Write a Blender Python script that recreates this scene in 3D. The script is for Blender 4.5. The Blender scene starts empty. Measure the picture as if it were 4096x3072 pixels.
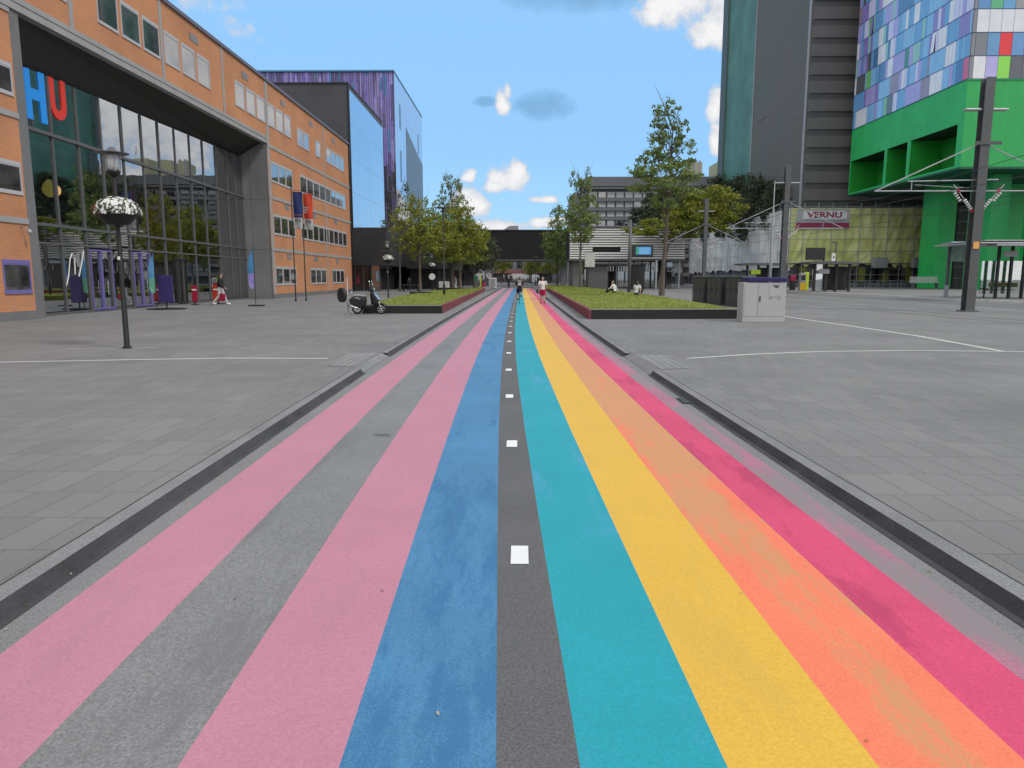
import bpy, bmesh, math, random
import numpy as np
from mathutils import Vector, Matrix
R = math.radians
random.seed(7); rng = np.random.default_rng(7)
S = bpy.context.scene; COL = S.collection

# ---------------- camera
cam_d = bpy.data.cameras.new('camera'); cam = bpy.data.objects.new('camera', cam_d); COL.objects.link(cam)
cam_d.sensor_fit = 'HORIZONTAL'; cam_d.sensor_width = 36.0; cam_d.lens = 36.0*2892/4096
cam_d.clip_start = 0.05; cam_d.clip_end = 5000
cam.location = (0, 0, 1.65)
cam.rotation_euler = (R(90-8.3796), 0, R(0.6468))
S.camera = cam
S.render.resolution_x = 1024; S.render.resolution_y = 768

# ---------------- sun and sky
SUN_AZ, SUN_EL = 122.0, 50.0        # azimuth from +Y, positive to the right: the sun stands behind the camera on the right
sun_d = bpy.data.lights.new('sun', 'SUN'); sun = bpy.data.objects.new('sun', sun_d); COL.objects.link(sun)
sun_d.energy = 2.0; sun_d.angle = R(9); sun_d.color = (1.0, 0.93, 0.82)
_sd = Vector((math.sin(R(SUN_AZ))*math.cos(R(SUN_EL)), math.cos(R(SUN_AZ))*math.cos(R(SUN_EL)), math.sin(R(SUN_EL))))
sun.rotation_euler = _sd.to_track_quat('Z', 'Y').to_euler()
sun.location = (0, 0, 60)
S.view_settings.view_transform = 'Standard'; S.view_settings.look = 'None'
S.view_settings.exposure = -0.12; S.view_settings.gamma = 1.0; S.view_settings.use_curve_mapping = False

W = bpy.data.worlds.new("World"); S.world = W; W.use_nodes = True
def build_world():
    nt = W.node_tree; N = nt.nodes; L = nt.links; N.clear()
    def n(t, **k):
        o = N.new(t)
        for a, b in k.items(): setattr(o, a, b)
        return o
    def m(op, a, b=None, clamp=False):
        o = n('ShaderNodeMath', operation=op, use_clamp=clamp)
        for i, v in enumerate((a, b)):
            if v is None: continue
            if isinstance(v, (int, float)): o.inputs[i].default_value = v
            else: L.new(v, o.inputs[i])
        return o.outputs[0]
    out = n('ShaderNodeOutputWorld'); bg = n('ShaderNodeBackground'); L.new(bg.outputs[0], out.inputs[0])
    bg.inputs[1].default_value = 0.15
    sky = n('ShaderNodeTexSky', sky_type='NISHITA', sun_disc=False)
    sky.sun_elevation = R(SUN_EL); sky.sun_rotation = R(SUN_AZ); sky.air_density = 1.0; sky.dust_density = 0.6; sky.ozone_density = 1.6
    tc = n('ShaderNodeTexCoord'); sp = n('ShaderNodeSeparateXYZ'); L.new(tc.outputs['Generated'], sp.inputs[0])
    x, y, z = sp.outputs
    yy = m('MAXIMUM', y, 0.02); u = m('DIVIDE', x, yy); v = m('DIVIDE', z, yy)
    # even the blue out a little, as the photograph shows it
    mixb = n('ShaderNodeMix', data_type='RGBA'); mixb.inputs[0].default_value = 0.90
    L.new(sky.outputs[0], mixb.inputs[6]); mixb.inputs[7].default_value = (2.3, 4.6, 7.5, 1)
    hz = n('ShaderNodeMix', data_type='RGBA'); L.new(m('MULTIPLY', m('SUBTRACT', 1.0, m('DIVIDE', v, .17), True), .55), hz.inputs[0]); L.new(mixb.outputs[2], hz.inputs[6]); hz.inputs[7].default_value = (3.9, 6.4, 7.7, 1); mixb = hz
    no = n('ShaderNodeTexNoise'); no.inputs['Scale'].default_value = 34; no.inputs['Detail'].default_value = 8; no.inputs['Roughness'].default_value = 0.62
    L.new(tc.outputs['Generated'], no.inputs['Vector'])
    nv = no.outputs['Fac']
    no2 = n('ShaderNodeTexNoise'); no2.inputs['Scale'].default_value = 3.2; no2.inputs['Detail'].default_value = 8; no2.inputs['Roughness'].default_value = 0.6
    L.new(tc.outputs['Generated'], no2.inputs['Vector'])
    # clouds: centre u, v, half width, half height (u = x/y, v = z/y)
    CL = [(.235, .365, .092, .066), (.185, .340, .048, .036), (.26, .32, .05, .04), (.257, .222, .014, .034), (.262, .178, .014, .03), (-.024, .228, .011, .024), (-.018, .240, .007, .016), (-.018, .128, .036, .024), (-.008, .133, .020, .024), (-.034, .120, .022, .014),
          (-.068, .133, .012, .012), (.031, .103, .022, .007), (-.072, .095, .035, .028), (-.03, .068, .06, .012), (.05, .072, .05, .010), (-.385, .318, .06, .018), (-.43, .35, .06, .018),
          (.40, .22, .14, .13), (.35, .32, .07, .07), (.46, .33, .10, .10), (.52, .30, .20, .16), (.75, .18, .25, .12), (.42, .11, .08, .06), (.36, .5, .12, .10), (-1.1, .6, .5, .3), (1.6, .7, .6, .3)]
    dens = None
    for (u0, v0, a, b) in CL:
        e1 = m('DIVIDE', m('SUBTRACT', u, u0), a); e2 = m('DIVIDE', m('SUBTRACT', v, v0), b)
        # flatter underside
        e2 = m('MULTIPLY', e2, m('ADD', 1.0, m('MULTIPLY', m('LESS_THAN', e2, 0.0), 0.45)))
        d = m('SUBTRACT', 1.0, m('ADD', m('MULTIPLY', e1, e1), m('MULTIPLY', e2, e2)))
        if u0 < -.3 and u0 > -.5: d = m('SUBTRACT', m('MULTIPLY', d, .30), .10)
        dens = d if dens is None else m('MAXIMUM', dens, d)
    dens = m('MAXIMUM', dens, -1.5)
    dens = m('ADD', dens, m('MULTIPLY', m('SUBTRACT', nv, 0.50), 3.0))
    dens = m('MULTIPLY', dens, m('GREATER_THAN', y, 0.03))
    # broad unseen clouds added behind the camera and overhead as white fill light
    back = m('ADD', m('MULTIPLY', m('SUBTRACT', no2.outputs['Fac'], 0.50), 3.0), .55)
    back = m('MULTIPLY', back, m('ADD', m('LESS_THAN', y, 0.03), m('MULTIPLY', m('SUBTRACT', v, .55), 2.5, True), True))
    wisp = m('MULTIPLY', m('SUBTRACT', no2.outputs['Fac'], 0.57), 1.3)
    alpha = m('MAXIMUM', m('MULTIPLY', dens, 1.7, True), m('MULTIPLY', back, 1.0, True))
    alpha = m('MAXIMUM', alpha, m('MULTIPLY', wisp, 1.0, True))
    no3 = n('ShaderNodeTexNoise'); no3.inputs['Scale'].default_value = 9; no3.inputs['Detail'].default_value = 5
    L.new(tc.outputs['Generated'], no3.inputs['Vector'])
    shade = n('ShaderNodeMix', data_type='RGBA')
    L.new(m('MULTIPLY', m('SUBTRACT', m('ADD', dens, m('MULTIPLY', no3.outputs['Fac'], .7)), 0.62), 1.3, True), shade.inputs[0])
    shade.inputs[6].default_value = (4.6, 4.85, 5.35, 1); shade.inputs[7].default_value = (6.7, 6.7, 6.75, 1)
    # faint darker blue-grey cloud veils
    veil = None
    for (u0, v0, a, b) in [(.032, .225, .045, .022), (-.045, .23, .02, .008), (.075, .365, .12, .028)]:
        e1 = m('DIVIDE', m('SUBTRACT', u, u0), a); e2 = m('DIVIDE', m('SUBTRACT', v, v0), b)
        d = m('SUBTRACT', 1.0, m('ADD', m('MULTIPLY', e1, e1), m('MULTIPLY', e2, e2))); veil = d if veil is None else m('MAXIMUM', veil, d)
    veil = m('MULTIPLY', m('ADD', m('MAXIMUM', veil, -1.0), m('MULTIPLY', m('SUBTRACT', nv, .5), 1.6)), m('GREATER_THAN', y, .03))
    vm = n('ShaderNodeMix', data_type='RGBA'); L.new(m('MULTIPLY', m('MULTIPLY', veil, 1.2, True), .75), vm.inputs[0]); L.new(mixb.outputs[2], vm.inputs[6]); vm.inputs[7].default_value = (1.45, 3.0, 4.9, 1)
    mixb = vm
    cm = n('ShaderNodeMix', data_type='RGBA'); L.new(alpha, cm.inputs[0]); L.new(mixb.outputs[2], cm.inputs[6]); L.new(shade.outputs[2], cm.inputs[7])
    # unseen cloud deck behind the camera and overhead, brightened to lift shaded surfaces
    bm_ = n('ShaderNodeMix', data_type='RGBA'); L.new(m('MULTIPLY', back, 1.0, True), bm_.inputs[0]); L.new(cm.outputs[2], bm_.inputs[6]); bm_.inputs[7].default_value = (9.6, 9.2, 8.8, 1)
    L.new(bm_.outputs[2], bg.inputs[0])
build_world()

# ---------------- materials
def s2l(c):
    return tuple((x/12.92 if x <= 0.04045 else ((x+0.055)/1.055)**2.4) for x in (v/255 for v in c))
def new_mat(name):
    m = bpy.data.materials.new(name); m.use_nodes = True
    nt = m.node_tree; b = nt.nodes['Principled BSDF']; return m, nt, b
def lnk(nt, a, b): nt.links.new(a, b)
def tex_obj(nt, scale=(1, 1, 1), rot=(0, 0, 0), kind='Object'):
    tc = nt.nodes.new('ShaderNodeTexCoord'); mp = nt.nodes.new('ShaderNodeMapping')
    mp.inputs['Scale'].default_value = scale; mp.inputs['Rotation'].default_value = rot
    lnk(nt, tc.outputs[kind], mp.inputs[0]); return mp.outputs[0]
def mat(name, col, rough=0.6, metal=0.0, var=0.12, scale=3.0, bump=0.0, bscale=40.0, fine=0.0, fscale=120.0, spec=0.5, aniso=(1, 1, 1), trans=0.0):
    """plain material with broad value variation, optional fine speckle and bump"""
    m, nt, b = new_mat(name); N = nt.nodes
    b.inputs['Roughness'].default_value = rough; b.inputs['Metallic'].default_value = metal
    b.inputs['Specular IOR Level'].default_value = spec
    v = tex_obj(nt, aniso)
    n1 = N.new('ShaderNodeTexNoise'); n1.inputs['Scale'].default_value = scale; n1.inputs['Detail'].default_value = 5; n1.inputs['Roughness'].default_value = .6
    lnk(nt, v, n1.inputs['Vector'])
    rp = N.new('ShaderNodeMapRange'); lnk(nt, n1.outputs['Fac'], rp.inputs[0])
    rp.inputs[1].default_value = .3; rp.inputs[2].default_value = .7; rp.inputs[3].default_value = 1-var; rp.inputs[4].default_value = 1+var
    fac = rp.outputs[0]
    if fine > 0:
        n2 = N.new('ShaderNodeTexNoise'); n2.inputs['Scale'].default_value = fscale; n2.inputs['Detail'].default_value = 2; lnk(nt, v, n2.inputs['Vector'])
        r2 = N.new('ShaderNodeMapRange'); lnk(nt, n2.outputs['Fac'], r2.inputs[0])
        r2.inputs[1].default_value = .3; r2.inputs[2].default_value = .7; r2.inputs[3].default_value = 1-fine; r2.inputs[4].default_value = 1+fine
        mm = N.new('ShaderNodeMath'); mm.operation = 'MULTIPLY'; lnk(nt, fac, mm.inputs[0]); lnk(nt, r2.outputs[0], mm.inputs[1]); fac = mm.outputs[0]
    hs = N.new('ShaderNodeVectorMath'); hs.operation = 'SCALE'; hs.inputs[0].default_value = col[:3]; lnk(nt, fac, hs.inputs['Scale'])
    lnk(nt, hs.outputs[0], b.inputs['Base Color'])
    if bump > 0:
        n3 = N.new('ShaderNodeTexNoise'); n3.inputs['Scale'].default_value = bscale; n3.inputs['Detail'].default_value = 4; lnk(nt, v, n3.inputs['Vector'])
        bp = N.new('ShaderNodeBump'); bp.inputs['Strength'].default_value = bump; bp.inputs['Distance'].default_value = .02
        lnk(nt, n3.outputs['Fac'], bp.inputs['Height']); lnk(nt, bp.outputs[0], b.inputs['Normal'])
    if trans > 0:
        b.inputs['Transmission Weight'].default_value = trans
    return m
def mat_attr(name, rough=.35, spec=.5, metal=0, var=.08, coat=0):
    """base colour from the per-face colour attribute"""
    m, nt, b = new_mat(name); N = nt.nodes
    a = N.new('ShaderNodeAttribute'); a.attribute_name = 'Col'
    n1 = N.new('ShaderNodeTexNoise'); n1.inputs['Scale'].default_value = .7; n1.inputs['Detail'].default_value = 4
    lnk(nt, tex_obj(nt), n1.inputs['Vector'])
    rp = N.new('ShaderNodeMapRange'); lnk(nt, n1.outputs['Fac'], rp.inputs[0]); rp.inputs[1].default_value = .3; rp.inputs[2].default_value = .7
    rp.inputs[3].default_value = 1-var; rp.inputs[4].default_value = 1+var
    hs = N.new('ShaderNodeVectorMath'); hs.operation = 'SCALE'; lnk(nt, a.outputs['Color'], hs.inputs[0]); lnk(nt, rp.outputs[0], hs.inputs['Scale'])
    lnk(nt, hs.outputs[0], b.inputs['Base Color'])
    b.inputs['Roughness'].default_value = rough; b.inputs['Specular IOR Level'].default_value = spec; b.inputs['Metallic'].default_value = metal
    b.inputs['Coat Weight'].default_value = coat
    return m
def mat_brick(name, c1, c2, mortar, bw=.22, bh=.075, ms=.012, axis='YZ', rough=.85, offx=0.5, bumpd=.01, var=.18, vscale=.35, flecks=False):
    m, nt, b = new_mat(name); N = nt.nodes
    tc = N.new('ShaderNodeTexCoord'); sp = N.new('ShaderNodeSeparateXYZ'); cb = N.new('ShaderNodeCombineXYZ'); lnk(nt, tc.outputs['Object'], sp.inputs[0])
    ia, ib = {'YZ': (1, 2), 'XZ': (0, 2), 'XY': (0, 1), 'YX': (1, 0)}[axis]
    lnk(nt, sp.outputs[ia], cb.inputs[0]); lnk(nt, sp.outputs[ib], cb.inputs[1])
    br = N.new('ShaderNodeTexBrick'); lnk(nt, cb.outputs[0], br.inputs['Vector'])
    br.inputs['Color1'].default_value = (*c1, 1); br.inputs['Color2'].default_value = (*c2, 1); br.inputs['Mortar'].default_value = (*mortar, 1)
    br.inputs['Scale'].default_value = 1; br.inputs['Brick Width'].default_value = bw; br.inputs['Row Height'].default_value = bh; br.inputs['Mortar Size'].default_value = ms
    br.offset = offx; br.inputs['Mortar Smooth'].default_value = .15
    n1 = N.new('ShaderNodeTexNoise'); n1.inputs['Scale'].default_value = vscale; n1.inputs['Detail'].default_value = 6; lnk(nt, tc.outputs['Object'], n1.inputs['Vector'])
    rp = N.new('ShaderNodeMapRange'); lnk(nt, n1.outputs['Fac'], rp.inputs[0]); rp.inputs[1].default_value = .3; rp.inputs[2].default_value = .7
    rp.inputs[3].default_value = 1-var; rp.inputs[4].default_value = 1+var
    n2 = N.new('ShaderNodeTexNoise'); n2.inputs['Scale'].default_value = 60; n2.inputs['Detail'].default_value = 3; lnk(nt, tc.outputs['Object'], n2.inputs['Vector'])
    r2 = N.new('ShaderNodeMapRange'); lnk(nt, n2.outputs['Fac'], r2.inputs[0]); r2.inputs[1].default_value = .3; r2.inputs[2].default_value = .7
    r2.inputs[3].default_value = .88; r2.inputs[4].default_value = 1.12
    mm = N.new('ShaderNodeMath'); mm.operation = 'MULTIPLY'; lnk(nt, rp.outputs[0], mm.inputs[0]); lnk(nt, r2.outputs[0], mm.inputs[1])
    hs = N.new('ShaderNodeVectorMath'); hs.operation = 'SCALE'; lnk(nt, br.outputs['Color'], hs.inputs[0]); lnk(nt, mm.outputs[0], hs.inputs['Scale'])
    lnk(nt, hs.outputs[0], b.inputs['Base Color']); b.inputs['Roughness'].default_value = rough
    bp = N.new('ShaderNodeBump'); bp.inputs['Strength'].default_value = .5; bp.inputs['Distance'].default_value = bumpd; bp.invert = True
    lnk(nt, br.outputs['Fac'], bp.inputs['Height']); lnk(nt, bp.outputs[0], b.inputs['Normal'])
    if flecks:
        n4 = N.new('ShaderNodeTexNoise'); n4.inputs['Scale'].default_value = 9; n4.inputs['Detail'].default_value = 6; n4.inputs['Roughness'].default_value = .8; lnk(nt, tex_obj(nt, (.7, 2.2, 1)), n4.inputs['Vector'])
        f1 = N.new('ShaderNodeMapRange'); lnk(nt, n4.outputs['Fac'], f1.inputs[0]); f1.inputs[1].default_value = .69; f1.inputs[2].default_value = .73; f1.inputs[3].default_value = 0; f1.inputs[4].default_value = .45
        x1 = N.new('ShaderNodeMix'); x1.data_type = 'RGBA'; lnk(nt, f1.outputs[0], x1.inputs[0]); lnk(nt, hs.outputs[0], x1.inputs[6]); x1.inputs[7].default_value = (.42, .41, .39, 1)
        f2 = N.new('ShaderNodeMapRange'); lnk(nt, n4.outputs['Fac'], f2.inputs[0]); f2.inputs[1].default_value = .33; f2.inputs[2].default_value = .29; f2.inputs[3].default_value = 0; f2.inputs[4].default_value = .5
        x2 = N.new('ShaderNodeMix'); x2.data_type = 'RGBA'; lnk(nt, f2.outputs[0], x2.inputs[0]); lnk(nt, x1.outputs[2], x2.inputs[6]); x2.inputs[7].default_value = (.07, .07, .068, 1)
        lnk(nt, x2.outputs[2], b.inputs['Base Color'])
    return m
def mat_glass(name, tint=(.35, .38, .38), refl=.42, rough=.015, wav=0.0):
    m, nt, b = new_mat(name); N = nt.nodes; N.remove(b)
    tr = N.new('ShaderNodeBsdfTransparent'); tr.inputs[0].default_value = (*tint, 1)
    gl = N.new('ShaderNodeBsdfGlossy'); gl.inputs['Color'].default_value = (.92, .95, .97, 1); gl.inputs['Roughness'].default_value = rough
    fr = N.new('ShaderNodeFresnel'); fr.inputs[0].default_value = 1.55
    mr = N.new('ShaderNodeMapRange'); lnk(nt, fr.outputs[0], mr.inputs[0]); mr.inputs[3].default_value = refl; mr.inputs[4].default_value = 1.0
    mx = N.new('ShaderNodeMixShader'); lnk(nt, mr.outputs[0], mx.inputs[0]); lnk(nt, tr.outputs[0], mx.inputs[1]); lnk(nt, gl.outputs[0], mx.inputs[2])
    lnk(nt, mx.outputs[0], N['Material Output'].inputs[0])
    if wav > 0:
        n3 = N.new('ShaderNodeTexNoise'); n3.inputs['Scale'].default_value = .9; lnk(nt, tex_obj(nt), n3.inputs['Vector'])
        bp = N.new('ShaderNodeBump'); bp.inputs['Strength'].default_value = wav; bp.inputs['Distance'].default_value = .03
        lnk(nt, n3.outputs['Fac'], bp.inputs['Height']); lnk(nt, bp.outputs[0], gl.inputs['Normal'])
    return m
def mat_emit(name, col, st):
    m, nt, b = new_mat(name); b.inputs['Emission Color'].default_value = (*col, 1); b.inputs['Emission Strength'].default_value = st
    b.inputs['Base Color'].default_value = (*col, 1); return m
def mat_leaf(name, c1, c2, rough=.6):
    m, nt, b = new_mat(name); N = nt.nodes
    oi = N.new('ShaderNodeNewGeometry'); 
    n1 = N.new('ShaderNodeTexNoise'); n1.inputs['Scale'].default_value = 1.1; n1.inputs['Detail'].default_value = 4; lnk(nt, tex_obj(nt), n1.inputs['Vector'])
    ad = N.new('ShaderNodeMath'); ad.operation = 'MULTIPLY_ADD'; lnk(nt, oi.outputs['Random Per Island'], ad.inputs[0]); ad.inputs[1].default_value = .5
    sb = N.new('ShaderNodeMapRange'); lnk(nt, n1.outputs['Fac'], sb.inputs[0]); sb.inputs[1].default_value = .3; sb.inputs[2].default_value = .7; sb.inputs[3].default_value = 0; sb.inputs[4].default_value = .5
    lnk(nt, sb.outputs[0], ad.inputs[2])
    mx = N.new('ShaderNodeMix'); mx.data_type = 'RGBA'; lnk(nt, ad.outputs[0], mx.inputs[0]); mx.inputs[6].default_value = (*c1, 1); mx.inputs[7].default_value = (*c2, 1)
    lnk(nt, mx.outputs[2], b.inputs['Base Color']); b.inputs['Roughness'].default_value = rough; b.inputs['Specular IOR Level'].default_value = .3
    tl = N.new('ShaderNodeBsdfTranslucent'); lnk(nt, mx.outputs[2], tl.inputs[0])
    ms = N.new('ShaderNodeMixShader'); ms.inputs[0].default_value = .3; lnk(nt, b.outputs[0], ms.inputs[1]); lnk(nt, tl.outputs[0], ms.inputs[2])
    lnk(nt, ms.outputs[0], N['Material Output'].inputs[0])
    return m

# ---------------- mesh builder
class MB:
    def __init__(s): s.v = []; s.f = []; s.c = []; s.mi = []; s.col = None; s.m = 0
    def _f(s, f):
        s.f.append(f); s.c.append(s.col); s.mi.append(s.m)
    def poly(s, pts):
        k = len(s.v); s.v += [tuple(p) for p in pts]; s._f(tuple(range(k, k+len(pts)))); return s
    def box(s, x0, x1, y0, y1, z0, z1):
        k = len(s.v)
        s.v += [(x0, y0, z0), (x1, y0, z0), (x1, y1, z0), (x0, y1, z0), (x0, y0, z1), (x1, y0, z1), (x1, y1, z1), (x0, y1, z1)]
        for f in ((0, 3, 2, 1), (4, 5, 6, 7), (0, 1, 5, 4), (1, 2, 6, 5), (2, 3, 7, 6), (3, 0, 4, 7)): s._f(tuple(k+i for i in f))
        return s
    def bbox(s, x0, x1, y0, y1, z0, z1, b=.02):
        """box with chamfered edges"""
        bm = bmesh.new(); bmesh.ops.create_cube(bm, size=1)
        for v in bm.verts: v.co = Vector(((x0+x1)/2+v.co.x*(x1-x0), (y0+y1)/2+v.co.y*(y1-y0), (z0+z1)/2+v.co.z*(z1-z0)))
        b = min(b, abs(x1-x0)*.45, abs(y1-y0)*.45, abs(z1-z0)*.45)
        bmesh.ops.bevel(bm, geom=bm.edges[:], offset=b, segments=2, affect='EDGES', profile=.5)
        s.addbm(bm); return s
    def addbm(s, bm, M=None):
        k = len(s.v); bm.verts.index_update()
        for v in bm.verts: s.v.append(tuple(M @ v.co if M else v.co))
        for f in bm.faces: s._f(tuple(k+v.index for v in f.verts))
        bm.free(); return s
    def prism(s, pts, h, axis='Z', base=0.0):
        """extrude 2-D outline; axis Z: (x,y); X: (y,z); Y: (x,z)"""
        n = len(pts); k = len(s.v)
        def P(p, t): return {'Z': (p[0], p[1], t), 'X': (t, p[0], p[1]), 'Y': (p[0], t, p[1])}[axis]
        s.v += [P(p, base) for p in pts]+[P(p, base+h) for p in pts]
        s._f(tuple(range(k+n-1, k-1, -1))); s._f(tuple(range(k+n, k+2*n)))
        for i in range(n):
            j = (i+1) % n; s._f((k+i, k+j, k+n+j, k+n+i))
        return s
    def tube(s, pts, rad, n=8, caps=True):
        pts = [Vector(p) for p in pts]; m = len(pts)
        if not hasattr(rad, '__len__'): rad = [rad]*m
        k = len(s.v); up = None
        for i, p in enumerate(pts):
            t = (pts[min(i+1, m-1)]-pts[max(i-1, 0)]).normalized() if m > 1 else Vector((0, 0, 1))
            if up is None:
                a = Vector((0, 0, 1)) if abs(t.z) < .9 else Vector((1, 0, 0)); up = (a-t*a.dot(t)).normalized()
            else: up = (up-t*up.dot(t)).normalized()
            sd = t.cross(up)
            for j in range(n):
                a = 2*math.pi*j/n; s.v.append(tuple(p+(up*math.cos(a)+sd*math.sin(a))*rad[i]))
        for i in range(m-1):
            for j in range(n):
                a = k+i*n+j; b = k+i*n+(j+1) % n; s._f((a, b, b+n, a+n))
        if caps:
            s._f(tuple(k+j for j in range(n-1, -1, -1))); s._f(tuple(k+(m-1)*n+j for j in range(n)))
        return s
    def cyl(s, p0, p1, r0, r1=None, n=12): return s.tube([p0, p1], [r0, r0 if r1 is None else r1], n)
    def lathe(s, prof, c=(0, 0, 0), n=16):
        k = len(s.v); m = len(prof)
        for r, z in prof:
            for j in range(n):
                a = 2*math.pi*j/n; s.v.append((c[0]+r*math.cos(a), c[1]+r*math.sin(a), c[2]+z))
        for i in range(m-1):
            for j in range(n):
                a = k+i*n+j; b = k+i*n+(j+1) % n; s._f((a, b, b+n, a+n))
        s._f(tuple(k+j for j in range(n-1, -1, -1))); s._f(tuple(k+(m-1)*n+j for j in range(n)))
        return s
    def ell(s, c, r, nu=12, nv=8):
        k = len(s.v)
        for i in range(nv+1):
            t = math.pi*i/nv
            for j in range(nu):
                a = 2*math.pi*j/nu; s.v.append((c[0]+r[0]*math.sin(t)*math.cos(a), c[1]+r[1]*math.sin(t)*math.sin(a), c[2]-r[2]*math.cos(t)))
        for i in range(nv):
            for j in range(nu):
                a = k+i*nu+j; b = k+i*nu+(j+1) % nu; s._f((a, b, b+nu, a+nu))
        return s
    def torus(s, c, Rr, r, axis='Y', n=28, m=8, sq=1.0):
        k = len(s.v)
        for i in range(n):
            a = 2*math.pi*i/n
            for j in range(m):
                b = 2*math.pi*j/m; q = Rr+r*math.cos(b); w = r*math.sin(b)*sq
                p = {'Y': (q*math.cos(a), w, q*math.sin(a)), 'X': (w, q*math.cos(a), q*math.sin(a)), 'Z': (q*math.cos(a), q*math.sin(a), w)}[axis]
                s.v.append((c[0]+p[0], c[1]+p[1], c[2]+p[2]))
        for i in range(n):
            for j in range(m):
                a = k+i*m+j; b = k+i*m+(j+1) % m; c2 = k+((i+1) % n)*m+(j+1) % m; d = k+((i+1) % n)*m+j
                s._f((a, d, c2, b))
        return s
    def build(s, name, m, parent=None, off=(0, 0, 0), smooth=False, label=None):
        me = bpy.data.meshes.new(name)
        vv = np.array(s.v, dtype=float)-np.array(off, dtype=float)
        me.from_pydata(vv.tolist(), [], s.f)
        mats = m if isinstance(m, (list, tuple)) else [m]
        for q in mats: me.materials.append(q)
        if len(mats) > 1: me.polygons.foreach_set('material_index', s.mi)
        if any(c is not None for c in s.c):
            ca = me.color_attributes.new('Col', 'FLOAT_COLOR', 'CORNER')
            arr = []
            for f, c in zip(s.f, s.c):
                c = c or (.5, .5, .5); arr += [c[0], c[1], c[2], 1.0]*len(f)
            ca.data.foreach_set('color', arr)
        if smooth: me.polygons.foreach_set('use_smooth', [True]*len(me.polygons))
        me.update()
        o = bpy.data.objects.new(name, me); COL.objects.link(o)
        if parent: o.parent = parent
        if label: o['label'] = label
        return o
def thing(name, label, cat, loc=(0, 0, 0), rz=0.0, group=None):
    o = bpy.data.objects.new(name, None); COL.objects.link(o); o.empty_display_size = .2
    o.location = loc; o.rotation_euler = (0, 0, rz); o['label'] = label; o['category'] = cat
    if group: o['group'] = group
    return o
def tag(o, label, cat, group=None):
    o['label'] = label; o['category'] = cat
    if group: o['group'] = group
    return o
def struct(o, kind='structure', label=None):
    o['kind'] = kind
    if label: o['label'] = label
    return o
KIDS = {}
def copy_tree(o, loc=None, rz=None, label=None, group=None, parent=None):
    c = o.copy(); COL.objects.link(c)
    if parent is not None: c.parent = parent
    if loc is not None: c.location = loc
    if rz is not None: c.rotation_euler = (0, 0, rz)
    if label: c['label'] = label
    if group: c['group'] = group
    for ch in list(o.children): copy_tree(ch, parent=c)
    return c
def text_mesh(txt, size, loc, rot, name, m, parent=None, ext=.004, off=(0, 0, 0), bold=0.0, sx=1.0):
    cu = bpy.data.curves.new(name, 'FONT'); cu.body = txt; cu.size = size; cu.extrude = ext; cu.align_x = 'CENTER'; cu.align_y = 'CENTER'; cu.offset = bold
    tmp = bpy.data.objects.new('tmp', cu); COL.objects.link(tmp)
    dg = bpy.context.evaluated_depsgraph_get(); me = bpy.data.meshes.new_from_object(tmp.evaluated_get(dg))
    COL.objects.unlink(tmp); bpy.data.objects.remove(tmp); me.name = name
    M = Matrix.Translation(Vector(loc)-Vector(off)) @ (rot if isinstance(rot, Matrix) else Matrix.Identity(4)) @ Matrix.Diagonal((sx, 1, 1, 1))
    me.transform(M); me.materials.clear(); me.materials.append(m)
    o = bpy.data.objects.new(name, me); COL.objects.link(o)
    if parent: o.parent = parent
    return o
FACE_NEG_Y = Matrix.Rotation(R(90), 4, 'X')                       # text readable from -Y
FACE_POS_X = Matrix.Rotation(R(90), 4, 'Z') @ Matrix.Rotation(R(90), 4, 'X')   # text readable from +X

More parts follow.
